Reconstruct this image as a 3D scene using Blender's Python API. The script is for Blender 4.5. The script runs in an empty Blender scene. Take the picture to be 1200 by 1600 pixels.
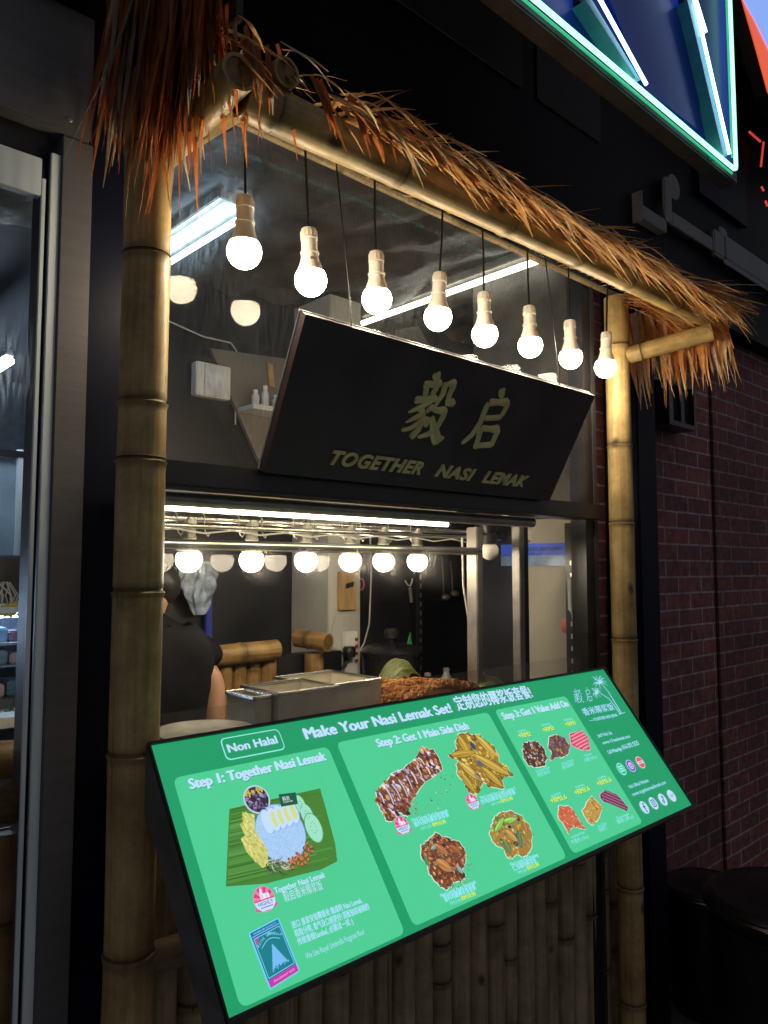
import bpy, bmesh, math, random
from mathutils import Vector, Matrix, noise as mnoise

# ------------------------------------------------------------------ camera, world, exposure
scene = bpy.context.scene
COL = scene.collection
random.seed(11)
EYE = Vector((0, 0, 1.55))
YAW, PITCH, FPX = math.radians(42.88), math.radians(4.23), 1188.0
FW = Vector((math.sin(YAW)*math.cos(PITCH), math.cos(YAW)*math.cos(PITCH), math.sin(PITCH)))
RT = Vector((math.cos(YAW), -math.sin(YAW), 0))
UP = RT.cross(FW)
cam = bpy.data.cameras.new('camera')
cam.sensor_fit = 'HORIZONTAL'; cam.sensor_width = 36; cam.lens = FPX/1200*36
cam.clip_start = 0.02; cam.clip_end = 500
camo = bpy.data.objects.new('camera', cam); COL.objects.link(camo)
camo.matrix_world = Matrix(((RT.x, UP.x, -FW.x, EYE.x), (RT.y, UP.y, -FW.y, EYE.y), (RT.z, UP.z, -FW.z, EYE.z), (0, 0, 0, 1)))
scene.camera = camo
scene.render.engine = 'CYCLES'
scene.render.resolution_x, scene.render.resolution_y = 768, 1024
scene.view_settings.view_transform = 'Standard'; scene.view_settings.look = 'None'
scene.view_settings.exposure = 0.0; scene.view_settings.gamma = 1.0
scene.cycles.use_denoising = True
scene.cycles.max_bounces = 10; scene.cycles.transparent_max_bounces = 24
scene.cycles.diffuse_bounces = 4; scene.cycles.glossy_bounces = 5
scene.cycles.sample_clamp_indirect = 6.0
scene.cycles.caustics_reflective = False; scene.cycles.caustics_refractive = False

w = bpy.data.worlds.new('World'); scene.world = w; w.use_nodes = True
wn = w.node_tree.nodes; bg = wn['Background']
sky = wn.new('ShaderNodeTexSky'); sky.sky_type = 'NISHITA'; sky.sun_disc = False
sky.sun_elevation = math.radians(-1.0); sky.sun_rotation = math.radians(0)
bg.inputs[1].default_value = 0.10
glow = wn.new('ShaderNodeBackground'); glow.inputs[0].default_value = (.80, .86, 1.0, 1); glow.inputs[1].default_value = 0.12   # city glow of the night sky
ash = wn.new('ShaderNodeAddShader'); w.node_tree.links.new(sky.outputs[0], bg.inputs[0])
w.node_tree.links.new(bg.outputs[0], ash.inputs[0]); w.node_tree.links.new(glow.outputs[0], ash.inputs[1]); w.node_tree.links.new(ash.outputs[0], wn['World Output'].inputs[0])

def at(px, py, x=None, y=None, z=None):
    """point of the place seen at (px, py) of the 1200x1600 photograph, on a plane of known x, y or z"""
    d = FW + RT*((px-600)/FPX) - UP*((py-800)/FPX)
    t = (x-EYE.x)/d.x if x is not None else (y-EYE.y)/d.y if y is not None else (z-EYE.z)/d.z
    return EYE + d*t

# ------------------------------------------------------------------ materials
def lin(c):
    return tuple((v/255/12.92 if v/255 <= .04045 else ((v/255+.055)/1.055)**2.4) for v in c)

MATS = {}
def mat(name, col, rough=.5, metal=0, var=.25, scale=20, bump=0, bscale=200, stretch=(1, 1, 1), spec=.5, coord='Object'):
    m = bpy.data.materials.new(name); m.use_nodes = True; MATS[name] = m
    n, l = m.node_tree.nodes, m.node_tree.links; p = n['Principled BSDF']
    p.inputs['Roughness'].default_value = rough; p.inputs['Metallic'].default_value = metal
    p.inputs['Specular IOR Level'].default_value = spec
    tc = n.new('ShaderNodeTexCoord'); mp = n.new('ShaderNodeMapping'); mp.inputs['Scale'].default_value = stretch
    l.new(tc.outputs[coord], mp.inputs[0])
    nz = n.new('ShaderNodeTexNoise'); nz.inputs['Scale'].default_value = scale; nz.inputs['Detail'].default_value = 6
    l.new(mp.outputs[0], nz.inputs['Vector'])
    r = n.new('ShaderNodeValToRGB'); r.color_ramp.elements[0].position = .3; r.color_ramp.elements[1].position = .7
    r.color_ramp.elements[0].color = tuple(c*(1-var) for c in col)+(1,); r.color_ramp.elements[1].color = tuple(min(1, c*(1+var)) for c in col)+(1,)
    l.new(nz.outputs[0], r.inputs[0]); l.new(r.outputs[0], p.inputs['Base Color'])
    rr = n.new('ShaderNodeMapRange'); rr.inputs[3].default_value = max(.02, rough*.75); rr.inputs[4].default_value = min(1, rough*1.25)
    l.new(nz.outputs[0], rr.inputs[0]); l.new(rr.outputs[0], p.inputs['Roughness'])
    if bump:
        b = n.new('ShaderNodeBump'); b.inputs['Strength'].default_value = bump; b.inputs['Distance'].default_value = .01
        n2 = n.new('ShaderNodeTexNoise'); n2.inputs['Scale'].default_value = bscale; n2.inputs['Detail'].default_value = 4
        l.new(mp.outputs[0], n2.inputs['Vector']); l.new(n2.outputs[0], b.inputs['Height']); l.new(b.outputs[0], p.inputs['Normal'])
    return m

def emit(name, col, strength, sampling=None, base=(.6, .6, .6)):
    m = bpy.data.materials.new(name); m.use_nodes = True
    p = m.node_tree.nodes['Principled BSDF']
    p.inputs['Base Color'].default_value = tuple(base)+(1,); p.inputs['Roughness'].default_value = .4
    p.inputs['Emission Color'].default_value = tuple(col)+(1,); p.inputs['Emission Strength'].default_value = strength
    if sampling: m.cycles.emission_sampling = sampling
    return m

def attr_mat(name, rough=.6, emission=0, translucent=0, var=.2):
    """colour comes from the mesh attribute Col (each strip or print has a colour of its own)"""
    m = bpy.data.materials.new(name); m.use_nodes = True
    n, l = m.node_tree.nodes, m.node_tree.links; p = n['Principled BSDF']
    a = n.new('ShaderNodeAttribute'); a.attribute_name = 'Col'
    p.inputs['Roughness'].default_value = rough
    if emission:
        p.inputs['Base Color'].default_value = (.02, .02, .02, 1); p.inputs['Roughness'].default_value = .35
        l.new(a.outputs[0], p.inputs['Emission Color']); p.inputs['Emission Strength'].default_value = emission
        m.cycles.emission_sampling = 'NONE'
        return m
    nz = n.new('ShaderNodeTexNoise'); nz.inputs['Scale'].default_value = 60; nz.inputs['Detail'].default_value = 5
    tc = n.new('ShaderNodeTexCoord'); l.new(tc.outputs['Object'], nz.inputs['Vector'])
    mr = n.new('ShaderNodeMapRange'); mr.inputs[3].default_value = 1-var*2; mr.inputs[4].default_value = 1+var*2; l.new(nz.outputs[0], mr.inputs[0])
    mx = n.new('ShaderNodeMix'); mx.data_type = 'RGBA'; mx.blend_type = 'MULTIPLY'; mx.inputs[0].default_value = 1
    l.new(a.outputs[0], mx.inputs[6]); l.new(mr.outputs[0], mx.inputs[7]); l.new(mx.outputs[2], p.inputs['Base Color'])
    if translucent:
        t = n.new('ShaderNodeBsdfTranslucent'); l.new(mx.outputs[2], t.inputs[0])
        s = n.new('ShaderNodeMixShader'); s.inputs[0].default_value = translucent
        l.new(p.outputs[0], s.inputs[1]); l.new(t.outputs[0], s.inputs[2]); l.new(s.outputs[0], n['Material Output'].inputs[0])
    return m

def glass_mat(name, tint=(1, 1, 1), haze=.03, refl=1.0):
    """thin clear pane: Schlick reflection, faint scratch haze, lets light straight through"""
    m = bpy.data.materials.new(name); m.use_nodes = True
    n, l = m.node_tree.nodes, m.node_tree.links; n.remove(n['Principled BSDF'])
    lw = n.new('ShaderNodeLayerWeight'); lw.inputs[0].default_value = .5
    pw = n.new('ShaderNodeMath'); pw.operation = 'POWER'; pw.inputs[1].default_value = 5; l.new(lw.outputs['Facing'], pw.inputs[0])
    ma = n.new('ShaderNodeMath'); ma.operation = 'MULTIPLY_ADD'; ma.inputs[1].default_value = .94*refl; ma.inputs[2].default_value = .045*refl; l.new(pw.outputs[0], ma.inputs[0])
    tr = n.new('ShaderNodeBsdfTransparent'); tr.inputs[0].default_value = tuple(tint)+(1,)
    gl = n.new('ShaderNodeBsdfGlossy'); gl.inputs['Roughness'].default_value = 0.0
    mx = n.new('ShaderNodeMixShader'); l.new(ma.outputs[0], mx.inputs[0]); l.new(tr.outputs[0], mx.inputs[1]); l.new(gl.outputs[0], mx.inputs[2])
    g2 = n.new('ShaderNodeBsdfGlossy'); g2.inputs['Roughness'].default_value = .12
    tc = n.new('ShaderNodeTexCoord'); mp = n.new('ShaderNodeMapping'); mp.inputs['Rotation'].default_value = (0, .6, .3); mp.inputs['Scale'].default_value = (90, 3, 9)
    l.new(tc.outputs['Object'], mp.inputs[0])
    nz = n.new('ShaderNodeTexNoise'); nz.inputs['Scale'].default_value = 3; nz.inputs['Detail'].default_value = 8; l.new(mp.outputs[0], nz.inputs['Vector'])
    mr = n.new('ShaderNodeMapRange'); mr.inputs[1].default_value = .45; mr.inputs[2].default_value = .8; mr.inputs[3].default_value = haze*.05; mr.inputs[4].default_value = haze*.4
    l.new(nz.outputs[0], mr.inputs[0])
    m2 = n.new('ShaderNodeMixShader'); l.new(mr.outputs[0], m2.inputs[0]); l.new(mx.outputs[0], m2.inputs[1]); l.new(g2.outputs[0], m2.inputs[2])
    rf = n.new('ShaderNodeBsdfRefraction'); rf.inputs['IOR'].default_value = 1.07; rf.inputs['Roughness'].default_value = .85
    mr2 = n.new('ShaderNodeMapRange'); mr2.inputs[1].default_value = .42; mr2.inputs[2].default_value = .8; mr2.inputs[3].default_value = haze*.6; mr2.inputs[4].default_value = haze*9
    l.new(nz.outputs[0], mr2.inputs[0])
    m3 = n.new('ShaderNodeMixShader'); l.new(mr2.outputs[0], m3.inputs[0]); l.new(m2.outputs[0], m3.inputs[1]); l.new(rf.outputs[0], m3.inputs[2])
    df_ = n.new('ShaderNodeBsdfDiffuse'); df_.inputs[0].default_value = (.62, .70, .85, 1)
    mr3 = n.new('ShaderNodeMapRange'); mr3.inputs[1].default_value = .40; mr3.inputs[2].default_value = .75; mr3.inputs[3].default_value = haze*.08; mr3.inputs[4].default_value = haze*.35
    l.new(nz.outputs[0], mr3.inputs[0])
    m4 = n.new('ShaderNodeMixShader'); l.new(mr3.outputs[0], m4.inputs[0]); l.new(m3.outputs[0], m4.inputs[1]); l.new(df_.outputs[0], m4.inputs[2])
    l.new(m4.outputs[0], n['Material Output'].inputs[0])
    return m

def bamboo_mat(name, a, b, rough=.38):
    m = bpy.data.materials.new(name); m.use_nodes = True
    n, l = m.node_tree.nodes, m.node_tree.links; p = n['Principled BSDF']
    tc = n.new('ShaderNodeTexCoord'); mp = n.new('ShaderNodeMapping'); mp.inputs['Scale'].default_value = (1, 1, .035)
    oi = n.new('ShaderNodeObjectInfo'); ad = n.new('ShaderNodeVectorMath'); ad.operation = 'ADD'
    sc = n.new('ShaderNodeVectorMath'); sc.operation = 'SCALE'; sc.inputs[0].default_value = (7, 5, 3); l.new(oi.outputs['Random'], sc.inputs['Scale'])
    l.new(tc.outputs['Object'], ad.inputs[0]); l.new(sc.outputs[0], ad.inputs[1]); l.new(ad.outputs[0], mp.inputs[0])
    st = n.new('ShaderNodeTexNoise'); st.inputs['Scale'].default_value = 110; st.inputs['Detail'].default_value = 5; l.new(mp.outputs[0], st.inputs['Vector'])
    bl = n.new('ShaderNodeTexNoise'); bl.inputs['Scale'].default_value = 6; bl.inputs['Detail'].default_value = 4; l.new(ad.outputs[0], bl.inputs['Vector'])
    av = n.new('ShaderNodeMath'); av.operation = 'MULTIPLY_ADD'; av.inputs[1].default_value = .45; l.new(st.outputs[0], av.inputs[0])
    m5 = n.new('ShaderNodeMath'); m5.operation = 'MULTIPLY'; m5.inputs[1].default_value = .55; l.new(bl.outputs[0], m5.inputs[0]); l.new(m5.outputs[0], av.inputs[2])
    r = n.new('ShaderNodeValToRGB'); r.color_ramp.elements[0].position = .36; r.color_ramp.elements[1].position = .62
    r.color_ramp.elements[0].color = tuple(a)+(1,); r.color_ramp.elements[1].color = tuple(b)+(1,); l.new(av.outputs[0], r.inputs[0])
    # scattered dark knots and blotches
    vo = n.new('ShaderNodeTexVoronoi'); vo.inputs['Scale'].default_value = 9
    mv = n.new('ShaderNodeMapping'); mv.inputs['Scale'].default_value = (1, 1, .7); l.new(ad.outputs[0], mv.inputs[0])
    wob = n.new('ShaderNodeVectorMath'); wob.operation = 'MULTIPLY_ADD'; wob.inputs[1].default_value = (.05, .05, .05)
    l.new(bl.outputs['Color'], wob.inputs[0]); l.new(mv.outputs[0], wob.inputs[2]); l.new(wob.outputs[0], vo.inputs['Vector'])
    sp = n.new('ShaderNodeMapRange'); sp.inputs[1].default_value = .06; sp.inputs[2].default_value = .14; sp.inputs[3].default_value = .22; sp.inputs[4].default_value = 1; l.new(vo.outputs['Distance'], sp.inputs[0])
    nd = n.new('ShaderNodeAttribute'); nd.attribute_name = 'Node'
    mm = n.new('ShaderNodeMath'); mm.operation = 'MULTIPLY'; l.new(sp.outputs[0], mm.inputs[0])
    nr = n.new('ShaderNodeMapRange'); nr.inputs[3].default_value = 1; nr.inputs[4].default_value = .25; l.new(nd.outputs['Fac'], nr.inputs[0]); l.new(nr.outputs[0], mm.inputs[1])
    mc = n.new('ShaderNodeMapping'); mc.inputs['Scale'].default_value = (1, 1, .03); l.new(ad.outputs[0], mc.inputs[0])
    ck = n.new('ShaderNodeTexNoise'); ck.inputs['Scale'].default_value = 42; ck.inputs['Detail'].default_value = 2; l.new(mc.outputs[0], ck.inputs['Vector'])
    cr_ = n.new('ShaderNodeMapRange'); cr_.inputs[1].default_value = .66; cr_.inputs[2].default_value = .72; cr_.inputs[3].default_value = 1; cr_.inputs[4].default_value = .5; l.new(ck.outputs[0], cr_.inputs[0])
    m6 = n.new('ShaderNodeMath'); m6.operation = 'MULTIPLY'; l.new(mm.outputs[0], m6.inputs[0]); l.new(cr_.outputs[0], m6.inputs[1])
    gr = n.new('ShaderNodeTexNoise'); gr.inputs['Scale'].default_value = 14; gr.inputs['Detail'].default_value = 8; gr.inputs['Roughness'].default_value = .7; l.new(ad.outputs[0], gr.inputs['Vector'])
    gm_ = n.new('ShaderNodeMapRange'); gm_.inputs[1].default_value = .35; gm_.inputs[2].default_value = .6; gm_.inputs[3].default_value = .62; gm_.inputs[4].default_value = 1; l.new(gr.outputs[0], gm_.inputs[0])
    m7 = n.new('ShaderNodeMath'); m7.operation = 'MULTIPLY'; l.new(m6.outputs[0], m7.inputs[0]); l.new(gm_.outputs[0], m7.inputs[1])
    mx = n.new('ShaderNodeMix'); mx.data_type = 'RGBA'; mx.blend_type = 'MULTIPLY'; mx.inputs[0].default_value = 1
    l.new(r.outputs[0], mx.inputs[6]); l.new(m7.outputs[0], mx.inputs[7]); l.new(mx.outputs[2], p.inputs['Base Color'])
    p.inputs['Roughness'].default_value = rough; p.inputs['Specular IOR Level'].default_value = .32
    b_ = n.new('ShaderNodeBump'); b_.inputs['Strength'].default_value = .12; b_.inputs['Distance'].default_value = .004; l.new(st.outputs[0], b_.inputs['Height']); l.new(b_.outputs[0], p.inputs['Normal'])
    return m

def brick_mat(name, c1, c2, mortar):
    m = bpy.data.materials.new(name); m.use_nodes = True
    n, l = m.node_tree.nodes, m.node_tree.links; p = n['Principled BSDF']; p.inputs['Roughness'].default_value = .75
    tc = n.new('ShaderNodeTexCoord'); sx = n.new('ShaderNodeSeparateXYZ'); cx = n.new('ShaderNodeCombineXYZ')
    l.new(tc.outputs['Object'], sx.inputs[0]); l.new(sx.outputs[0], cx.inputs[0]); l.new(sx.outputs[2], cx.inputs[1])
    nz = n.new('ShaderNodeTexNoise'); nz.inputs['Scale'].default_value = 30; nz.inputs['Detail'].default_value = 6; l.new(tc.outputs['Object'], nz.inputs['Vector'])
    wv = n.new('ShaderNodeVectorMath'); wv.operation = 'MULTIPLY_ADD'; wv.inputs[1].default_value = (.006, .006, 0); l.new(nz.outputs['Color'], wv.inputs[0]); l.new(cx.outputs[0], wv.inputs[2])
    br = n.new('ShaderNodeTexBrick'); br.inputs['Scale'].default_value = 1; br.inputs['Brick Width'].default_value = .205; br.inputs['Row Height'].default_value = .066
    br.inputs['Mortar Size'].default_value = .0045; br.inputs['Mortar Smooth'].default_value = .2; br.inputs['Bias'].default_value = -.2
    br.inputs['Color1'].default_value = tuple(c1)+(1,); br.inputs['Color2'].default_value = tuple(c2)+(1,); br.inputs['Mortar'].default_value = tuple(mortar)+(1,)
    l.new(wv.outputs[0], br.inputs['Vector'])
    n9 = n.new('ShaderNodeTexNoise'); n9.inputs['Scale'].default_value = 1.7; n9.inputs['Detail'].default_value = 7; l.new(tc.outputs['Object'], n9.inputs['Vector'])
    a9 = n.new('ShaderNodeMath'); a9.operation = 'MULTIPLY'; l.new(nz.outputs[0], a9.inputs[0]); l.new(n9.outputs[0], a9.inputs[1])
    mr = n.new('ShaderNodeMapRange'); mr.inputs[1].default_value = .08; mr.inputs[2].default_value = .42; mr.inputs[3].default_value = .35; mr.inputs[4].default_value = 1.75; l.new(a9.outputs[0], mr.inputs[0])
    mx = n.new('ShaderNodeMix'); mx.data_type = 'RGBA'; mx.blend_type = 'MULTIPLY'; mx.inputs[0].default_value = 1
    l.new(br.outputs[0], mx.inputs[6]); l.new(mr.outputs[0], mx.inputs[7]); l.new(mx.outputs[2], p.inputs['Base Color'])
    hs = n.new('ShaderNodeMath'); hs.operation = 'MULTIPLY_ADD'; hs.inputs[1].default_value = -1.0; l.new(br.outputs['Fac'], hs.inputs[0]); l.new(nz.outputs[0], hs.inputs[2])
    b = n.new('ShaderNodeBump'); b.inputs['Strength'].default_value = .7; b.inputs['Distance'].default_value = .006; l.new(hs.outputs[0], b.inputs['Height']); l.new(b.outputs[0], p.inputs['Normal'])
    return m

# ------------------------------------------------------------------ mesh building
class MB:
    def __init__(s): s.v = []; s.f = []; s.c = []; s.sm = []
    def add(s, vs, fs, col=(1, 1, 1), smooth=False):
        o = len(s.v); s.v += [Vector(v) for v in vs]
        for f in fs: s.f.append(tuple(i+o for i in f)); s.c.append(col); s.sm.append(smooth)
        return s
    def box(s, a, b, col=(1, 1, 1), bev=0):
        x0, y0, z0 = [min(a[i], b[i]) for i in range(3)]; x1, y1, z1 = [max(a[i], b[i]) for i in range(3)]
        if bev:
            bm = bmesh.new(); bmesh.ops.create_cube(bm, size=1)
            for v in bm.verts: v.co = Vector(((x0+x1)/2+v.co.x*(x1-x0), (y0+y1)/2+v.co.y*(y1-y0), (z0+z1)/2+v.co.z*(z1-z0)))
            bmesh.ops.bevel(bm, geom=bm.edges[:], offset=bev, segments=2, affect='EDGES')
            return s.bm(bm, col)
        vs = [(x0, y0, z0), (x1, y0, z0), (x1, y1, z0), (x0, y1, z0), (x0, y0, z1), (x1, y0, z1), (x1, y1, z1), (x0, y1, z1)]
        return s.add(vs, [(0, 3, 2, 1), (4, 5, 6, 7), (0, 1, 5, 4), (1, 2, 6, 5), (2, 3, 7, 6), (3, 0, 4, 7)], col)
    def bm(s, bm, col=(1, 1, 1), smooth=False, M=None):
        bm.verts.index_update()
        s.add([(M @ v.co if M else v.co) for v in bm.verts], [tuple(v.index for v in f.verts) for f in bm.faces], col, smooth); bm.free(); return s
    def hexa(s, q, n, col=(1, 1, 1)):
        """a slab: quad q (4 points) swept by the vector n"""
        q = [Vector(p) for p in q]; n = Vector(n)
        return s.add(q+[p+n for p in q], [(3, 2, 1, 0), (4, 5, 6, 7), (0, 1, 5, 4), (1, 2, 6, 5), (2, 3, 7, 6), (3, 0, 4, 7)], col)
    def prism(s, pts, n, col=(1, 1, 1)):
        pts = [Vector(p) for p in pts]; n = Vector(n); k = len(pts)
        s.add(pts+[p+n for p in pts], [tuple(range(k-1, -1, -1)), tuple(range(k, 2*k))]+[(i, (i+1) % k, k+(i+1) % k, k+i) for i in range(k)], col); return s
    def poly(s, pts, col=(1, 1, 1)):
        return s.add(pts, [tuple(range(len(pts)))], col)
    def tube(s, path, r, seg=10, col=(1, 1, 1), cap=True):
        path = [Vector(p) for p in path]; R = r if isinstance(r, (list, tuple)) else [r]*len(path)
        vs = []; fs = []; pn = None
        for i, p in enumerate(path):
            d = (path[min(i+1, len(path)-1)]-path[max(i-1, 0)]).normalized()
            if pn is None: pn = d.orthogonal().normalized()
            pn = (pn-d*pn.dot(d)).normalized(); q = d.cross(pn)
            for k in range(seg):
                a = 2*math.pi*k/seg; vs.append(p+(pn*math.cos(a)+q*math.sin(a))*R[i])
        for i in range(len(path)-1):
            for k in range(seg):
                a, b = i*seg+k, i*seg+(k+1) % seg; fs.append((a, b, b+seg, a+seg))
        if cap: fs += [tuple(range(seg-1, -1, -1)), tuple((len(path)-1)*seg+k for k in range(seg))]
        return s.add(vs, fs, col, True)
    def lathe(s, prof, c=(0, 0, 0), seg=28, col=(1, 1, 1)):
        """(radius, height) profile turned round the vertical through c"""
        c = Vector(c); vs = []; fs = []
        for r, h in prof:
            for k in range(seg):
                a = 2*math.pi*k/seg; vs.append(c+Vector((r*math.cos(a), r*math.sin(a), h)))
        for i in range(len(prof)-1):
            for k in range(seg):
                a, b = i*seg+k, i*seg+(k+1) % seg; fs.append((a, b, b+seg, a+seg))
        fs += [tuple(range(seg-1, -1, -1)), tuple((len(prof)-1)*seg+k for k in range(seg))]
        return s.add(vs, fs, col, True)
    def ball(s, c, r, col=(1, 1, 1), sc=(1, 1, 1), sub=2):
        bm = bmesh.new(); bmesh.ops.create_icosphere(bm, subdivisions=sub, radius=r)
        return s.bm(bm, col, True, Matrix.Translation(Vector(c)) @ Matrix.Diagonal(Vector(sc)).to_4x4())
    def build(s, name, m, parent=None, local=False, color=False):
        me = bpy.data.meshes.new(name); M = None
        if parent is not None and not local:
            root = parent
            while root.parent: root = root.parent
            M = root.matrix_basis.inverted()
        me.from_pydata([tuple(M @ v) if M else tuple(v) for v in s.v], [], s.f)
        me.polygons.foreach_set('use_smooth', s.sm)
        if color:
            a = me.color_attributes.new('Col', 'FLOAT_COLOR', 'CORNER'); buf = []
            for f, c in zip(s.f, s.c): buf += (list(c)[:3]+[1.0])*len(f)
            a.data.foreach_set('color', buf)
        me.materials.append(m); me.validate()
        if any(s.sm): me.set_sharp_from_angle(angle=math.radians(40))
        o = bpy.data.objects.new(name, me); COL.objects.link(o)
        if parent is not None: o.parent = parent
        return o

def tag(o, label=None, cat=None, group=None, kind=None):
    if label: o['label'] = label
    if cat: o['category'] = cat
    if group: o['group'] = group
    if kind: o['kind'] = kind
    return o
def thing(name, label, cat, loc=(0, 0, 0), group=None, basis=None):
    o = bpy.data.objects.new(name, None); COL.objects.link(o); o.empty_display_size = .05
    o.matrix_basis = basis if basis is not None else Matrix.Translation(Vector(loc))
    return tag(o, label, cat, group)
def copy_tree(o, parent=None):
    c = o.copy(); COL.objects.link(c)
    if parent is not None: c.parent = parent
    for ch in list(o.children): copy_tree(ch, c)
    return c
def axis_matrix(p0, p1):
    z = (Vector(p1)-Vector(p0)).normalized(); x = z.orthogonal().normalized(); y = z.cross(x)
    return Matrix(((x.x, y.x, z.x, p0[0]), (x.y, y.y, z.y, p0[1]), (x.z, y.z, z.z, p0[2]), (0, 0, 0, 1)))

def bamboo(name, p0, p1, r, nodes, m, parent=None, r1=None, bend=0, half=False, seg=28, hollow=False):
    """a bamboo culm along its own z axis: internodes that swell towards each node ring"""
    p0, p1 = Vector(p0), Vector(p1); L = (p1-p0).length; r1 = r1 or r
    zs = set([0.0, L])
    n = max(4, int(L/.04))
    for i in range(n): zs.add(L*i/n)
    for q in nodes:
        for d in (-.02, -.010, -.006, -.003, -.001, .001, .003, .008, .018):
            if 0 < q*L+d < L: zs.add(q*L+d)
    zs = sorted(zs); me = bpy.data.meshes.new(name); vs = []; fs = []; nd = []
    ph = random.random()*6; seed = random.random()*50
    for z in zs:
        rr = r+(r1-r)*z/L; g = 0
        for q in nodes:
            d = z-q*L
            if d < 0: rr += r*.085*math.exp(-(d/.009)**2)
            else: rr += r*.05*math.exp(-(d/.006)**2)
            if -.001 <= d < .0035: rr -= r*.07; g = 1
            elif abs(d) < .012: g = max(g, .45)
            elif 0 < d < .03: g = max(g, .15)
        ox = bend*math.sin(math.pi*z/L)+r*.10*mnoise.noise((seed, z*2.2, 0)); rr *= 1+.035*mnoise.noise((seed+9, z*4, 1))
        for k in range(seg):
            a = 2*math.pi*k/seg; w_ = 1+.012*math.sin(2*a+ph)+.008*math.sin(3*a+z*4)
            vs.append((rr*w_*math.cos(a)+ox, rr*w_*math.sin(a), z)); nd.append(g)
    for i in range(len(zs)-1):
        for k in range(seg):
            a, b = i*seg+k, i*seg+(k+1) % seg; fs.append((a, b, b+seg, a+seg))
    def cap(ring, up):
        o = len(vs); z = vs[ring*seg][2]; s = .0025 if not up else -.0025
        cx = sum(vs[ring*seg+k][0] for k in range(seg))/seg
        for fr, dz, g in ((.80, 0, .35), (.78, s, .75), (.0001, s*1.2, .5)):
            for k in range(seg):
                v = vs[ring*seg+k]; vs.append((cx+(v[0]-cx)*fr, v[1]*fr, z+dz)); nd.append(g)
        base = ring*seg
        for j in range(3):
            nb = o+j*seg
            for k in range(seg):
                a, b = base+k, base+(k+1) % seg; c, d = nb+(k+1) % seg, nb+k
                fs.append((a, b, c, d) if up else (d, c, b, a))
            base = nb
    cap(0, False); cap(len(zs)-1, True)
    me.from_pydata(vs, [], fs); me.polygons.foreach_set('use_smooth', [True]*len(fs))
    at_ = me.attributes.new('Node', 'FLOAT', 'POINT'); at_.data.foreach_set('value', nd)
    me.materials.append(m); me.set_sharp_from_angle(angle=math.radians(50))
    o = bpy.data.objects.new(name, me); COL.objects.link(o); M = axis_matrix(p0, p1)
    if parent is not None:
        o.parent = parent; o.matrix_basis = parent.matrix_basis.inverted() @ M
    else: o.matrix_basis = M
    return o

_fc = {}
def text_mesh(s, shear=0, offset=0, extrude=0, bevel=0, spacing=1.0):
    """verts and faces of a line of text in the default font, baseline on y = 0, left edge on x = 0"""
    key = (s, shear, offset, extrude, bevel, spacing)
    if key not in _fc:
        c = bpy.data.curves.new('lettering', 'FONT'); c.body = s; c.shear = shear; c.offset = offset; c.extrude = extrude; c.bevel_depth = bevel; c.resolution_u = 3; c.space_character = spacing
        o = bpy.data.objects.new('lettering', c); COL.objects.link(o)
        dg = bpy.context.evaluated_depsgraph_get(); me = bpy.data.meshes.new_from_object(o.evaluated_get(dg))
        vs = [v.co.copy() for v in me.vertices]; fs = [tuple(p.vertices) for p in me.polygons]
        bpy.data.objects.remove(o); bpy.data.curves.remove(c); bpy.data.meshes.remove(me)
        x0 = min(v.x for v in vs); x1 = max(v.x for v in vs)
        for v in vs: v.x -= x0
        _fc[key] = (vs, fs, x1-x0)
    return _fc[key]

# ------------------------------------------------------------------ material set
M_black = mat('black_cladding', (.006, .006, .011), .5, var=.35, scale=3, bump=.06, bscale=60, spec=.1)
M_blackmetal = mat('black_steel', (.018, .018, .022), .3, var=.25, scale=8)
M_navy = mat('navy_gloss', (.006, .008, .020), .45, var=.2, scale=5, spec=.12)
M_grey = mat('grey_cladding', (.145, .14, .15), .36, .1, var=.1, scale=4, bump=.12, bscale=40, stretch=(1, 1, 14))
M_alu = mat('anodised_aluminium', (.74, .83, .92), .4, .0, var=.15, scale=30, stretch=(1, 1, .1))
M_steel = mat('brushed_steel', (.55, .54, .5), .24, .95, var=.14, scale=30, stretch=(.15, 1, 1), bump=.04, bscale=120)
M_steel2 = mat('satin_steel', (.45, .43, .38), .36, .8, var=.2, scale=25, bump=.05)
M_dsteel = mat('dull_steel', (.26, .24, .21), .42, .6, var=.2, scale=25)
M_cream = mat('cream_plastic', (.90, .87, .80), .38, var=.06, scale=30)
M_white = mat('white_plastic', (.7, .7, .68), .4, var=.08, scale=20)
M_whitewall = mat('painted_wall', (.5, .49, .45), .7, var=.12, scale=5, bump=.1, bscale=30)
M_beige = mat('beige_panel', (.36, .33, .27), .5, var=.12, scale=3, bump=.04)
M_inblack = mat('black_wall_paint', (.014, .015, .019), .42, var=.45, scale=4, bump=.1, bscale=14)
M_ink = mat('grey_ink', (.16, .13, .10), .6)
M_cord = mat('black_cord', (.012, .012, .012), .45, var=.2)
M_wcord = mat('white_cord', (.55, .54, .5), .45, var=.1)
M_ground = mat('pavement', (.24, .22, .205), .8, var=.35, scale=6, bump=.3, bscale=50)
M_plastic = mat('black_bin_plastic', (.010, .010, .013), .28, var=.3, scale=10, bump=.05, bscale=90)
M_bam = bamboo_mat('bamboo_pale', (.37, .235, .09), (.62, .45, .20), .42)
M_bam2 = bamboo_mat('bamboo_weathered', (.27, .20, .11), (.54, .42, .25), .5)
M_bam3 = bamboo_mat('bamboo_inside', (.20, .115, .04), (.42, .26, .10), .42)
M_straw = attr_mat('palm_straw', .5, translucent=.5)
M_print = attr_mat('screen_print', emission=1.0)
M_food = attr_mat('food_colours', .5)
M_glass = glass_mat('clear_glass', haze=.03, refl=.40)
M_glass2 = glass_mat('clear_glass_inner', haze=.006, refl=.4)
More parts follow.
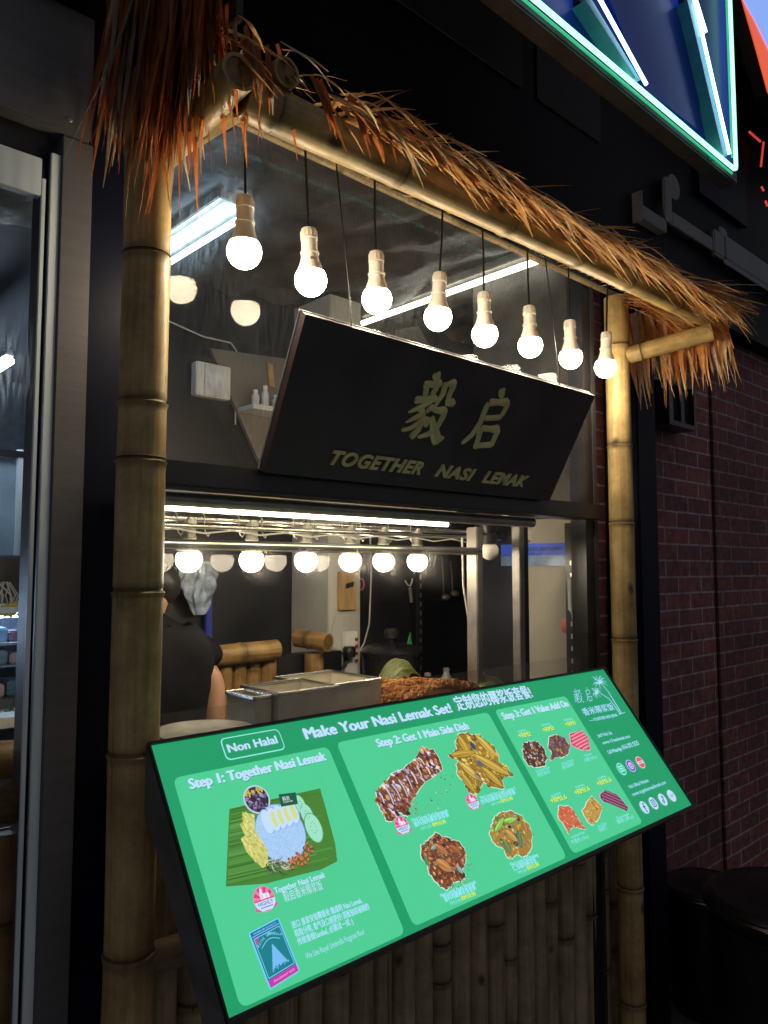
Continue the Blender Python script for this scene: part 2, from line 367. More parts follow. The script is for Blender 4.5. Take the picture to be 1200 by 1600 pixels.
M_bulb = emit('bulb_glow', (1.0, .84, .58), 70)
M_bulbin = emit('heat_bulb_glow', (1.0, .86, .62), 52)
M_tube_cool = emit('cool_tube', (.55, .80, 1.0), 9)
M_tube_warm = emit('warm_tube', (1.0, .97, .80), 5)
M_led = emit('led_strip', (1.0, .93, .62), 12)
M_gold = mat('gold_lettering', (.95, .68, .34), .36, .1, var=.18, scale=25)
M_green_n = emit('green_neon', (.42, 1.0, .74), 1.7)
M_green_d = emit('green_neon_dim', (.005, .50, .22), 1.0)
M_white_n = emit('white_neon', (.55, .75, 1.0), 4.0)
M_red_n = emit('red_neon', (1, .06, .05), .6)

# ------------------------------------------------------------------ setting
def struct(name, mb, m, **k):
    return tag(mb.build(name, m, **k), kind='structure')
struct('ground', MB().box((-60, -60, -.1), (60, 60, 0)), M_ground)
struct('interior_floor', MB().box((-3, 1.5, .004), (3.7, 6, .012)), mat('tile_floor', (.2, .19, .18), .35, var=.15, scale=3))

M_ceil = mat('crinkled_foil_lining', (.075, .072, .07), .48, var=.5, scale=9, bump=1.0, bscale=11)
cm = MB(); nx, ny = 60, 26
for j in range(ny+1):
    for i in range(nx+1):
        x, y = .62+3.0*i/nx, 1.53+1.06*j/ny
        q = (x*1.9+y*.55) % .42
        z = 2.68-.03*(1-abs(q-.21)/.21)**2+.035*mnoise.noise((x*3.1, y*3.7, 1.7))
        cm.v.append(Vector((x, y, z)))
for j in range(ny):
    for i in range(nx):
        a = j*(nx+1)+i; cm.f.append((a, a+nx+1, a+nx+2, a+1)); cm.c.append((1, 1, 1)); cm.sm.append(True)
cm.box((.62, 1.53, 2.74), (3.62, 2.6, 2.78))
struct('kiosk_ceiling', cm, M_ceil)
struct('dining_ceiling', MB().box((-3, 1.52, 2.80), (.6, 6, 2.9)).box((.6, 2.62, 2.80), (3.7, 6, 2.9)), mat('dark_ceiling', (.05, .055, .07), .7))
struct('back_wall', MB().box((1.06, 2.6, 0.012), (2.05, 2.7, 2.72)).box((2.05, 2.44, .012), (3.62, 2.54, 2.72)), M_inblack)
struct('side_wall', MB().box((3.62, 1.86, .012), (3.72, 2.6, 2.72)), M_inblack)
struct('dining_wall', MB().box((-3, 5.4, .012), (3.7, 5.5, 2.8)), mat('dining_wall_paint', (.10, .12, .15), .6))

fas = thing('shop_fascia', 'black clad shop fascia above the thatch, joined from flat panels', 'facade', (2, 1.36, 2.6))
MB().box((-4, 1.36, 2.6), (9, 1.5, 6.2)).build('cladding', M_black, fas)
Mp = mat('fascia_panel_face', (.030, .029, .034), .5, var=.2, scale=7, spec=.15)
for x0, x1, z0, z1 in ((.75, 1.84, 3.03, 3.21), (1.92, 2.29, 3.03, 3.21)):
    MB().box((x0, 1.353, z0), (x1, 1.3575, z1)).build('panel', Mp, fas)

# brick walls to the right of the kiosk
M_brick = brick_mat('red_brick', (.21, .066, .064), (.115, .043, .050), (.30, .24, .26))
tag(MB().box((2.215, 1.45, 0), (3.30, 1.55, 2.598)).build('brick_wall', M_brick), 'dark red brick wall in the thatch shade behind the right bamboo post', 'brick wall')
b2 = thing('brick_wall', 'red brick wall beyond the joint, at the edge above the round bin', 'brick wall', (5, 1.44, 0))
MB().box((3.312, 1.44, 0), (9, 1.55, 2.598)).build('brickwork', M_brick, b2)
MB().box((3.3005, 1.448, 0), (3.3115, 1.55, 2.598)).build('expansion_joint', M_cord, b2)
tag(MB().box((2.415, 1.31, 0), (2.545, 1.445, 2.598), bev=.006).build('steel_column', M_navy), 'dark navy steel column standing against the brick right of the stall', 'column')
wl = thing('wall_lamp', 'unlit black box lamp with glass fixed high on the brick wall', 'wall lamp', (2.85, 1.4, 2.19))
MB().box((2.75, 1.36, 2.10), (2.975, 1.448, 2.118)).box((2.75, 1.36, 2.262), (2.975, 1.448, 2.28)).box((2.75, 1.36, 2.1185), (2.766, 1.448, 2.2615)).box((2.959, 1.36, 2.1185), (2.975, 1.448, 2.2615)).box((2.856, 1.364, 2.1185), (2.868, 1.448, 2.2615)).build('housing', M_blackmetal, wl)
MB().box((2.767, 1.38, 2.119), (2.855, 1.385, 2.261)).box((2.869, 1.38, 2.119), (2.958, 1.385, 2.261)).build('lamp_glass', mat('smoked_glass', (.03, .03, .035), .12, var=.3, scale=6), wl)

# left pillar and the shop window beside it
pil = thing('shopfront_pillar', 'grey brushed metal pillar and header left of the bamboo post', 'pillar', (.5, 1.40, 0))
MB().box((.4865, 1.40, 0), (.5440, 1.56, 2.354), bev=.002).build('face', M_grey, pil)
MB().box((-3, 1.39, 2.357), (.536, 1.56, 2.598), bev=.002).build('header', M_grey, pil)
MB().ball((.495, 1.390, 2.381), .005, sc=(1, .5, 1)).build('bolt', M_steel2, pil)
tag(MB().box((.5455, 1.415, 0), (.640, 1.56, 2.6)).build('black_pilaster', M_navy), 'glossy black upright panel between grey pillar and left bamboo post', 'panel')
sw = thing('shop_window', 'tall glazed shop window with pale aluminium frame at the left edge', 'window', (.4, 1.41, 0))
MB().box((.4690, 1.405, 0), (.4860, 1.412, 2.315), bev=.001).build('outer_frame', M_alu, sw)
MB().box((.4625, 1.416, 0), (.4685, 1.422, 2.315)).build('gasket', M_navy, sw)
MB().box((.4545, 1.408, 0), (.4620, 1.415, 2.262), bev=.001).build('inner_frame', M_alu, sw)
MB().box((-2.9, 1.42, 2.300), (.4680, 1.46, 2.354)).build('head_track', M_blackmetal, sw)
MB().box((-2.9, 1.408, 2.228), (.4540, 1.43, 2.298), bev=.001).build('head_frame', M_alu, sw)
MB().poly([(-2.9, 1.4125, 0.02), (.4543, 1.4125, 0.02), (.4543, 1.4125, 2.227), (-2.9, 1.4125, 2.227)]).build('pane', M_glass2, sw)

# ------------------------------------------------------------------ kiosk shopfront
kf = thing('kiosk_front', 'black framed serving window of the food kiosk between the bamboo posts', 'shopfront', (1.4, 1.33, 1.2))
MB().box((.614, 1.30, 1.704), (2.150, 1.38, 1.752), bev=.003).build('crossbeam', M_blackmetal, kf)
MB().box((2.085, 1.315, 0), (2.13, 1.37, 1.702)).box((2.085, 1.315, 1.754), (2.13, 1.37, 2.6)).build('frame_post', M_blackmetal, kf)
MB().box((2.132, 1.312, 0), (2.150, 1.345, 1.702)).box((2.132, 1.312, 1.754), (2.150, 1.345, 2.6)).build('corner_post', mat('dark_grey_steel', (.06, .06, .065), .35, .3), kf)
MB().poly([(.612, 1.328, 1.754), (2.085, 1.306, 1.754), (2.085, 1.306, 2.6), (.612, 1.328, 2.6)]).build('upper_pane', M_glass, kf)
MB().poly([(.612, 1.332, 1.10), (2.085, 1.332, 1.10), (2.085, 1.332, 1.703), (.612, 1.332, 1.703)]).build('lower_pane', M_glass2, kf)
mf = bpy.data.materials.new('pane_reflection'); mf.use_nodes = True
n_, l_ = mf.node_tree.nodes, mf.node_tree.links
t_ = n_.new('ShaderNodeBsdfTransparent'); s_ = n_.new('ShaderNodeMixShader'); s_.inputs[0].default_value = .17
n_['Principled BSDF'].inputs['Base Color'].default_value = (.42, .40, .36, 1)
l_.new(t_.outputs[0], s_.inputs[1]); l_.new(n_['Principled BSDF'].outputs[0], s_.inputs[2]); l_.new(s_.outputs[0], n_['Material Output'].inputs[0])
MB().poly([(.612, 1.338, 1.10), (2.083, 1.338, 1.10), (2.083, 1.338, 1.279), (.612, 1.338, 1.279)]).build('reflection_strip', mf, kf)  # translucent sheet standing in for a reflection along the foot of the pane
tag(MB().poly([(.70, 1.825, 1.44), (1.84, 1.825, 1.44), (1.84, 1.825, 1.66), (.70, 1.825, 1.66)]).build('inner_pane', glass_mat('inner_pane_glass', haze=.002, refl=.32)), 'clear glass pane hanging behind the row of heat bulbs', 'glass pane')
kw = thing('kiosk_side_wall', 'beige side wall of the kiosk behind the right end of the glass', 'wall', (2.2, 1.55, 0))
MB().box((2.195, 1.41, .012), (2.212, 1.64, 1.72)).build('beige_panel', M_beige, kw)
MB().box((2.195, 1.641, .012), (2.212, 1.86, 1.72)).build('dark_panel', M_inblack, kw)
MB().box((2.195, 1.41, 1.722), (2.212, 1.86, 2.72)).build('upper_panel', mat('crinkled_lining_wall', (.085, .078, .07), .5, var=.45, scale=7, bump=1.0, bscale=9), kw)

# bamboo cladding under the counter
bc = thing('bamboo_cladding', 'row of dark upright bamboo poles cladding the counter below the menu screen', 'cladding', (1.4, 1.36, 0))
x = .655; k = 0
while x < 2.20:
    r = random.uniform(.029, .036); x += r
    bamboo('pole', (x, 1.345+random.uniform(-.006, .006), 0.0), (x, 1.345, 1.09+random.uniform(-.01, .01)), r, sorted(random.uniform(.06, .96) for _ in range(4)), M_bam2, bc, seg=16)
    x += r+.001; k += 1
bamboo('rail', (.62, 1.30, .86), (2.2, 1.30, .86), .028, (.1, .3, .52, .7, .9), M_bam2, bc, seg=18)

# ------------------------------------------------------------------ bamboo frame
tag(bamboo('bamboo_post', (.578, 1.252, 0), (.585, 1.25, 2.43), .041, (.165, .375, .51, .622, .715, .757, .865, .944), M_bam, bend=.006), 'thick bamboo post with dark knots at the left of the stall', 'bamboo post')
tag(bamboo('bamboo_post', (2.192, 1.252, 0), (2.184, 1.25, 2.42), .0375, (.1, .24, .39, .55, .70, .802, .935), M_bam, bend=-.004), 'bright yellow bamboo post at the right end of the stall', 'bamboo post')
BARL, BARR = Vector((.618, 1.0, 2.298)), Vector((2.27, 1.0, 2.322))
tag(bamboo('bamboo_beam', BARL, BARR, .034, (.035, .21, .415, .58, .72, .88), M_bam, r1=.032, bend=.010), 'long bamboo beam under the thatch eave above the hanging bulbs', 'bamboo beam')
tag(bamboo('bamboo_bracket', (.605, 1.27, 2.290), (.588, .955, 2.300), .029, (.5,), M_bam), 'short bamboo bracket from left post to the eave beam', 'bamboo bracket')
tag(bamboo('bamboo_bracket', (2.196, 1.225, 2.228), (2.285, .985, 2.270), .027, (.18,), M_bam), 'short bamboo bracket from right post to the eave beam under the fringe', 'bamboo bracket')
tag(bamboo('bamboo_rafter', (.690, 1.33, 2.39), (.684, .966, 2.350), .024, (.6,), M_bam), 'bamboo rafter end half hidden by straw on top of the eave beam', 'bamboo rafter')

# ------------------------------------------------------------------ thatch
def strip(mb, p, d, length, width, droop, col, up=Vector((0, 0, 1)), curl=0.0, seg=5):
    """one folded palm strip starting at p, running along d and bending down"""
    p = Vector(p); d = Vector(d).normalized(); side = d.cross(up)
    if side.length < .05: side = d.cross(Vector((random.uniform(-1, 1), random.uniform(-1, 1), .1)))
    side.normalize(); tw = random.uniform(-.9, .9)
    vs = []
    for i in range(seg+1):
        t = i/seg
        wd = width*(.75+.5*math.sin(math.pi*min(1, t*1.15)))*(1-t**3.2)*.5+.0004
        nn = side.cross(d).normalized(); a = tw*t+curl
        sd = side*math.cos(a)+nn*math.sin(a)
        fold = sd.cross(d).normalized()*wd*.35
        vs += [p-sd*wd, p+fold, p+sd*wd]
        d = (d+Vector((0, 0, -droop/seg))+Vector((random.gauss(0, .035), random.gauss(0, .035), random.gauss(0, .02)))).normalized()
        p = p+d*length/seg
    fs = []
    for i in range(seg):
        for k in range(2): a = i*3+k; fs.append((a, a+1, a+4, a+3))
    mb.add(vs, fs, col, True)
def straw_col(lo=.75, hi=1.25, red=0):
    k = random.uniform(lo, hi); u = random.random()
    base = (.52, .27, .095) if u < .5 else (.60, .35, .14) if u < .75 else (.42, .16, .05) if u < .86 else (.66, .50, .30) if u < .94 else (.42, .37, .31)
    if red and u < .8: base = (.58, .18, .05)
    return tuple(c*k for c in base)
M_shadeboard = mat('shade_board_brown', (.06, .035, .02), .9, var=.4, scale=40, bump=.5)
th = thing('thatch_roof', 'small thatched awning roof of dry palm strips over the stall', 'thatched roof', (1.4, 1.2, 2.45))
bt_ = MB()
for yy, zz_ in ((1.30, 2.465), (1.20, 2.440), (1.10, 2.412)):
    bt_.tube([(.57, yy, zz_), (2.36, yy, zz_)], .010, 8)
bt_.build('battens', M_bam2, th)
MB().box((.605, .995, 2.42), (.618, 1.345, 2.66)).build('added_shade_board', M_shadeboard, th)  # board added to keep bulb light off the upper left fringe
fr = MB()
rows = 9
for rI in range(rows):
    f = rI/(rows-1)
    y0 = 1.24-.255*f; z0 = 2.452-.072*f
    n = 190
    for i in range(n):
        x0 = .575+1.74*(i+random.random())/n
        if .58 < x0 < .88 and random.random() < (.9 if f < .7 else .8): continue
        ln = random.uniform(.12, .20); st_ = .12+.70*f*f
        strip(fr, (x0, y0+random.uniform(-.02, .02), z0+random.uniform(-.014, .024)), (random.gauss(.20, .26), -1, -st_+random.gauss(0, .14)), ln*random.uniform(.8, 1.2), random.uniform(.0045, .0105), random.uniform(.0, .25)+.4*f, straw_col(.9, 1.65))
# strips flying out past the right corner of the eave
for i in range(230):
    t = random.random()
    strip(fr, (random.uniform(2.08, 2.27), random.uniform(.99, 1.2), 2.372+random.uniform(0, .03)), (random.uniform(.0, .45), -1, random.uniform(-.62, -.05)), random.uniform(.13, .22), random.uniform(.006, .011), random.uniform(.1, .6), straw_col(.85, 1.35))
fr.build('front_fringe', M_straw, th, color=True)
rf = MB()
for i in range(125):
    y0 = random.uniform(.99, 1.33); f = (1.33-y0)/.34
    ln = random.uniform(.20, .36)*(1-.22*f)
    strip(rf, (2.34+random.uniform(-.03, .05), y0, 2.42-.04*f), (random.uniform(-.05, .12), random.uniform(-.25, .03), -1), ln, random.uniform(.008, .013), 1e-3+.1, straw_col(1.4, 1.8), up=Vector((1, 0, 0)))  # strip colours raised to put strong bulb light on this fringe
rf.build('right_fringe', M_straw, th, color=True)
lf = MB()
for i in range(300):
    y0 = random.uniform(.985, 1.36); f = (1.36-y0)/.375
    zt = random.uniform(2.47, 2.72)-.10*f; zb = 2.30-.20*math.exp(-((f-.62)/.30)**2)+random.uniform(0, .20)
    if f > .82: zb = 2.24+random.uniform(0, .12)
    if f < .18: zb = 2.27+random.uniform(0, .14)
    strip(lf, (.565+random.uniform(-.03, .03), y0, zt), (min(.04, random.gauss(-.035, .06))*(.4+.6*(1-f)), max(-.06, min(.06, random.gauss(.0, .05))), -1), (zt-zb)*1.02, random.uniform(.010, .017), .1, straw_col(.5, 1.1, 1), up=Vector((1, 0, 0)), seg=7)
for i in range(24):
    strip(lf, (random.uniform(.58, .68), random.uniform(.97, 1.06), random.uniform(2.36, 2.42)), (random.gauss(0, .12), random.uniform(-.5, .0), -1), random.uniform(.10, .19), random.uniform(.006, .010), .5, straw_col(.6, 1.1, 1), up=Vector((1, .4, 0)))
for i in range(9):
    strip(lf, (random.uniform(.72, .95), .975, 2.375), (random.gauss(.18, .1), -.45, -1), random.uniform(.10, .18), random.uniform(.006, .010), .5, straw_col(.7, 1.1, 1), up=Vector((1, .4, 0)))
lf.build('left_fringe', M_straw, th, color=True)

# ------------------------------------------------------------------ pendant bulbs
def bulb_thing(name, glow, cord_len, label, group, socket=M_cream):
    t = thing(name, label, 'light bulb', (0, 0, 0), group)
    R = .0325; g = []
    for i in range(14):
        a = -math.pi/2+i*(math.pi/2+.52)/13
        g.append((max(.0003, R*math.cos(a)), R*math.sin(a)))
    MB().lathe(g).build('globe', glow, t, local=True)
    pr = [(R*.872, R*math.sin(.52)), (.0265, .020), (.0225, .030), (.019, .041), (.0172, .050), (.0172, .0535)]
    MB().lathe(pr).build('neck', M_cream, t, local=True)
    ps = [(.0172, .0538), (.0192, .054), (.0192, .0575), (.0162, .058), (.0162, .083), (.0176, .0835), (.0176, .0875), (.0165, .088), (.0165, .1005), (.0148, .106), (.006, .109)]
    sm = MB().lathe(ps)
    for k in range(14):
        a = 2*math.pi*k/14; sm.box((.0160*math.cos(a)-.0012, .0160*math.sin(a)-.0012, .0885), (.0160*math.cos(a)+.0012, .0160*math.sin(a)+.0012, .1000))
    sm.build('socket', socket, t, local=True)
    mk = MB()
    for a_ in (-2.3,):
        for q_ in (0, ):
            z0_ = .036+.0035*q_; r0_ = .0206-.0011*q_; b0, b1 = a_-.22, a_+.22-.1*q_
            mk.add([(r0_*math.cos(t_), r0_*math.sin(t_), z_) for t_, z_ in ((b0, z0_), (b1, z0_), (b1, z0_+.006), (b0, z0_+.006))], [(0, 1, 2, 3)])
    mk.build('printed_mark', M_ink, t, local=True)
    MB().tube([(0, 0, .1085), (.0015, .001, .1085+cord_len*.4), (0, 0, .1085+cord_len)], .0026, 8).build('cord', M_cord, t, local=True)
    return t
G1 = 'bare bulbs hanging in a row outside the glass'
BX = [(.755, 2.145), (.912, 2.131), (1.093, 2.136), (1.288, 2.141), (1.460, 2.136), (1.650, 2.146), (1.842, 2.150), (2.028, 2.156)]
BL = ['lit bare bulb hanging nearest the left bamboo post', 'lit bare bulb second from the left post in the outer row', 'lit bare bulb third from the left post, above the sign corner',
      'lit bare bulb fourth from the left post in the outer row', 'lit bare bulb fifth from the left, above the first sign character', 'lit bare bulb sixth from the left, above the second sign character',
      'lit bare bulb second from the right bamboo post', 'lit bare bulb hanging right beside the right bamboo post']
proto = bulb_thing('pendant_bulb', M_bulb, .21, BL[0], G1)
for i, (bx, bz) in enumerate(BX):
    o = proto if i == 0 else copy_tree(proto)
    o.location = (bx, 1.2, bz); o.rotation_euler = (random.uniform(-.05, .05), random.uniform(-.05, .05), random.uniform(0, 6)); o['label'] = BL[i]
G2 = 'heat bulbs hanging from the rail inside the counter'
IL = ['lit heat bulb nearest the left post behind the lower glass', 'second lit heat bulb along the inner rail, above the bamboo screen', 'third lit heat bulb along the inner rail, left of the white pillar',
      'fourth lit heat bulb, hanging above the wooden chopping board', 'fifth lit heat bulb along the inner rail, above the black pot', 'sixth lit heat bulb along the inner rail, above the green scraper']
proto = bulb_thing('heat_bulb', M_bulbin, .02, IL[0], G2, M_steel2)
for i, px in enumerate((295, 393, 478, 547, 599, 652)):
    o = proto if i == 0 else copy_tree(proto); p = at(px, 876, y=1.75)
    o.location = (p.x, 1.75, 1.572); o['label'] = IL[i]

# ------------------------------------------------------------------ hanging sign board
SB = [Vector((.858, 1.28, 1.742)), Vector((1.842, 1.28, 1.744)), Vector((1.803, 1.10, 2.016)), Vector((.825, 1.10, 2.016))]
sx = (SB[1]-SB[0]).normalized(); sn = sx.cross(SB[3]-SB[0]).normalized(); sy = sn.cross(sx)
sg = thing('sign_board', 'tilted black hanging sign board with gold carved lettering', 'sign', SB[0])
MB().hexa(SB, -sn*.022).build('board', mat('sign_black', (.075, .045, .058), .55, var=.25, scale=7, bump=.03), sg)
ed = MB()
for a, b in ((0, 1), (1, 2), (2, 3), (3, 0)):
    ed.tube([SB[a]-sn*.022, SB[b]-sn*.022], .0022, 6)
ed.build('edge_trim', M_alu, sg)
def on_sign(px, py):
    d = FW+RT*((px-600)/FPX)-UP*((py-800)/FPX); t = (SB[0]-EYE).dot(sn)/d.dot(sn); q = EYE+d*t-SB[0]
    return q.dot(sx), q.dot(sy)
def S(a, b, h): return SB[0]+sx*a+sy*b+sn*h
def brush(mb, pts, ws, ht=.006):
    """a carved brush stroke: ridge with tapering width, in crop pixels of the sign"""
    P = [on_sign(620+p[0]/6, 570+p[1]/6) for p in pts]; k = .00029
    # resample
    res = []
    for i in range(len(P)-1):
        for j in range(5):
            t = j/5; res.append((P[i][0]+(P[i+1][0]-P[i][0])*t, P[i][1]+(P[i+1][1]-P[i][1])*t, ws[i]+(ws[i+1]-ws[i])*t))
    res.append((P[-1][0], P[-1][1], ws[-1])); n = len(res); vs = []; fs = []
    hs = ht*random.uniform(.85, 1.15)
    for i, (a, b, wd) in enumerate(res):
        a0, b0, _ = res[max(0, i-1)]; a1, b1, _ = res[min(n-1, i+1)]; L = math.hypot(a1-a0, b1-b0) or 1
        nx_, ny_ = -(b1-b0)/L, (a1-a0)/L
        e = .55 if i in (0, n-1) else 1.0; wd = wd*k*.5*e*1.15
        for o, h in ((-1, 0.0005), (-.8, .55), (-.35, .9), (0, 1), (.35, .9), (.8, .55), (1, 0.0005)):
            vs.append(S(a+nx_*wd*o, b+ny_*wd*o, hs*h*min(1, .45+wd/.012)))
    for i in range(n-1):
        for q in range(6):
            c = i*7+q; fs.append((c, c+1, c+8, c+7))
    fs += [tuple(range(7)), tuple((n-1)*7+q for q in range(6, -1, -1))]
    mb.add(vs, fs, smooth=True)
yi = [([(370, 70), (375, 140)], [75, 60]), ([(250, 185), (330, 182), (415, 172)], [60, 52, 75]), ([(282, 190), (265, 295)], [45, 50]), ([(378, 200), (318, 295)], [50, 40]),
      ([(165, 330), (270, 325), (372, 312)], [62, 50, 66]), ([(335, 330), (225, 395), (105, 445)], [40, 45, 18]), ([(208, 385), (245, 450)], [46, 52]), ([(230, 460), (160, 500), (80, 540)], [44, 38, 14]),
      ([(240, 480), (200, 545), (120, 595), (40, 615)], [46, 40, 36, 30]), ([(240, 440), (242, 500), (195, 610), (125, 685)], [48, 46, 50, 60]), ([(225, 508), (285, 515), (265, 580)], [40, 52, 40]),
      ([(460, 160), (430, 270), (350, 390)], [50, 44, 30]), ([(470, 182), (550, 165)], [42, 70]), ([(540, 170), (490, 280), (475, 360), (535, 352)], [55, 44, 48, 76]),
      ([(270, 445), (325, 395), (365, 425), (460, 428)], [30, 44, 46, 76]), ([(455, 440), (375, 585), (290, 650), (190, 680)], [52, 48, 44, 26]), ([(328, 480), (338, 560), (355, 640), (372, 705), (440, 680)], [44, 56, 84, 88, 22])]
qi = [([(985, 220), (980, 310)], [76, 48]), ([(860, 352), (950, 350), (1040, 348)], [72, 52, 80]), ([(1042, 350), (1010, 420), (978, 480)], [56, 46, 44]), ([(820, 500), (900, 497), (972, 492)], [50, 46, 56]),
      ([(855, 350), (780, 540), (700, 660), (605, 738)], [54, 50, 46, 34]), ([(785, 585), (765, 680), (732, 785)], [70, 48, 56]), ([(780, 595), (870, 600), (950, 600)], [60, 50, 80]), ([(950, 600), (915, 680), (878, 765)], [60, 50, 54]), ([(742, 758), (820, 752), (890, 748)], [52, 50, 58])]
for strokes in (yi, qi):
    c = MB()
    for p, ws in strokes: brush(c, p, ws)
    c.build('carved_character', M_gold, sg)
for word, l0, l1, capr in (('TOGETHER', (511.5, 723.5), (655, 740), 0), ('NASI', (677.6, 742.5), (735, 750), 0), ('LEMAK', (751, 752.2), (817.6, 759.5), 0)):
    a0, b0 = on_sign(*l0); a1, b1 = on_sign(*l1); vs, fs, wd = text_mesh(word, shear=.22, offset=.012, extrude=.03, bevel=.025, spacing=1.12)
    ca, cb = (a1-a0)/wd, (b1-b0)/wd; hh = .033/.73
    en = MB().add([S(a0+v.x*ca, b0+v.x*cb+v.y*hh, .003+v.z*.05) for v in vs], fs); en.build('lettering', M_gold, sg)
for px, py in ((551, 503), (876, 600)):
    p = at(px, py, y=1.105)
    top = Vector((p.x-.03, 1.14, 2.47))
    wr = MB().tube([(p.x, 1.108, 2.01), (p.x-.005, 1.11, 2.1), (p.x-.02, 1.125, 2.3), top], .0017, 6); wr.build('hanging_wire', M_cord, sg)
p = at(664, 545, y=1.105)


# ------------------------------------------------------------------ menu screen
MO = Vector((.589, .95, .931)); MX = Vector((1, 0, 0)); MY = Vector((0, .25, .325)).normalized(); MN = MX.cross(MY)
MWID, MHGT = 1.394, .412
basis = Matrix(((MX.x, MY.x, MN.x, MO.x), (MX.y, MY.y, MN.y, MO.y), (MX.z, MY.z, MN.z, MO.z), (0, 0, 0, 1)))
ms = thing('menu_screen', 'wide tilted digital menu screen glowing green in front of the counter', 'menu screen', basis=basis)
MB().box((-.002, -.006, -.075), (MWID+.006, MHGT+.006, -.003), bev=.003).build('casing', mat('screen_casing', (.13, .125, .13), .45), ms, local=True)
bz = MB()
bz.box((-.004, -.008, -.003), (MWID+.006, -.0005, .004)).box((-.004, MHGT+.0005, -.003), (MWID+.008, MHGT+.006, .004)).box((-.004, -.0005, -.003), (-.0005, MHGT+.0005, .004)).box((MWID+.0005, -.0005, -.003), (MWID+.006, MHGT+.0005, .004))
bz.build('bezel', mat('screen_bezel', (.012, .012, .012), .3), ms, local=True)
C_D, C_L, C_W, C_Y, C_SH = (30, 156, 103), (78, 206, 148), (190, 226, 255), (225, 240, 70), (22, 108, 96)
MB().box((0, 0, -.0029), (MWID, MHGT, 0)).build('screen', emit('screen_green', lin(C_D), 1.0, base=(.02, .02, .02)), ms, local=True)
def st(px, py):
    d = FW+RT*((px-600)/FPX)-UP*((py-800)/FPX); t = (MO-EYE).dot(MN)/d.dot(MN); q = EYE+d*t-MO
    return Vector((q.dot(MX), q.dot(MY)))
LV = .0005
def mpoly(mb, pts, col, lv): mb.poly([(p[0], p[1], lv*LV) for p in pts], lin(col))
def mcirc(mb, c, r, col, lv, r2=None, n=28, a0=0, a1=6.2832):
    mpoly(mb, [(c[0]+r*math.cos(a0+(a1-a0)*i/n), c[1]+(r2 or r)*math.sin(a0+(a1-a0)*i/n)) for i in range(n)], col, lv)
def mline(mb, pts, wd, col, lv, w1=None):
    n = len(pts); L_ = []; R_ = []
    for i, p in enumerate(pts):
        a = pts[max(0, i-1)]; b = pts[min(n-1, i+1)]; d = Vector((b[0]-a[0], b[1]-a[1]))
        d = d.normalized() if d.length else Vector((1, 0)); nn = Vector((-d.y, d.x)); ww = (wd+((w1 if w1 is not None else wd)-wd)*i/max(1, n-1))/2
        L_.append((p[0]+nn.x*ww, p[1]+nn.y*ww)); R_.append((p[0]-nn.x*ww, p[1]-nn.y*ww))
    for i in range(n-1): mpoly(mb, [R_[i], R_[i+1], L_[i+1], L_[i]], col, lv)
def mround(mb, quad, r, col, lv):
    """rounded quadrilateral"""
    pts = []
    for i in range(4):
        p = Vector(quad[i]); a = (Vector(quad[i-1])-p).normalized(); b = (Vector(quad[(i+1) % 4])-p).normalized()
        for j in range(7):
            t = j/6; pts.append(p+a*r*(1-t)**2+b*r*t**2)
    mpoly(mb, pts, col, lv)
def mtext(mb, s, l, r_, h, col, lv=6, offset=0.0, shadow=None, spacing=1.0):
    bold = offset*h*2.2
    """text whose baseline runs from photo point l to r_; h = capital height in metres"""
    a, b = st(*l), st(*r_); vs, fs, wd = text_mesh(s, spacing=spacing)
    u = (b-a).normalized(); v_ = Vector((-u.y, u.x)); k = (b-a).length/wd; hh = h/.72
    for dx, dy, c, q in (([(shadow, -shadow*1.4, C_SH, lv-1)] if shadow else [])+[(0, 0, col, lv)]+([(bold, 0, col, lv+.1), (-bold, 0, col, lv+.2), (0, bold*.6, col, lv+.3), (0, -bold*.6, col, lv+.4)] if offset else [])):
        mb.add([(a.x+u.x*v.x*k+v_.x*v.y*hh+dx, a.y+u.y*v.x*k+v_.y*v.y*hh+dy, q*LV) for v in vs], fs, lin(c))
# light panels
for q in ([(276, 1213), (518, 1167), (627, 1460), (369, 1581)], [(530, 1160), (765, 1112), (882, 1340), (642, 1452)], [(775, 1108), (887, 1088), (1001, 1286), (893, 1337)]):
    mb = MB(); Q = [st(*p) for p in q]
    x0, x1 = (Q[0].x+Q[3].x)/2, (Q[1].x+Q[2].x)/2; y0, y1 = (Q[2].y+Q[3].y)/2, (Q[0].y+Q[1].y)/2
    mround(mb, [(x0, y0), (x1, y0), (x1, y1), (x0, y1)], .014, C_L, 1)
    mb.build('menu_panel', M_print, ms, local=True, color=True)
tt = MB(); mtext(tt, 'Make Your Nasi Lemak Set!', (478, 1156), (706, 1113.5), .0225, C_W, offset=.04, shadow=.0016); tt.build('heading_text', M_print, ms, local=True, color=True)
tt = MB(); mtext(tt, '定制您的椰浆饭套餐!', (715, 1110), (832, 1089.5), .0285, C_W, offset=.02, shadow=.0016); tt.build('heading_text', M_print, ms, local=True, color=True)
tt = MB(); mtext(tt, 'Step 1: Together Nasi Lemak', (297, 1234), (509, 1188.5), .0175, C_W, offset=.04, shadow=.0013); tt.build('heading_text', M_print, ms, local=True, color=True)
tt = MB(); mtext(tt, 'Step 2: Get 1 Main Side Dish', (590.5, 1168.5), (732, 1140), .0175, C_W, offset=.04, shadow=.0013); tt.build('heading_text', M_print, ms, local=True, color=True)
tt = MB(); mtext(tt, 'Step 3: Get 1 Value Add On', (787, 1125.5), (888, 1104.5), .0185, C_W, offset=.04, shadow=.0013); tt.build('heading_text', M_print, ms, local=True, color=True)
nh = MB(); Q = [st(*p) for p in ((353, 1189), (444, 1172), (437, 1139), (343, 1154))]
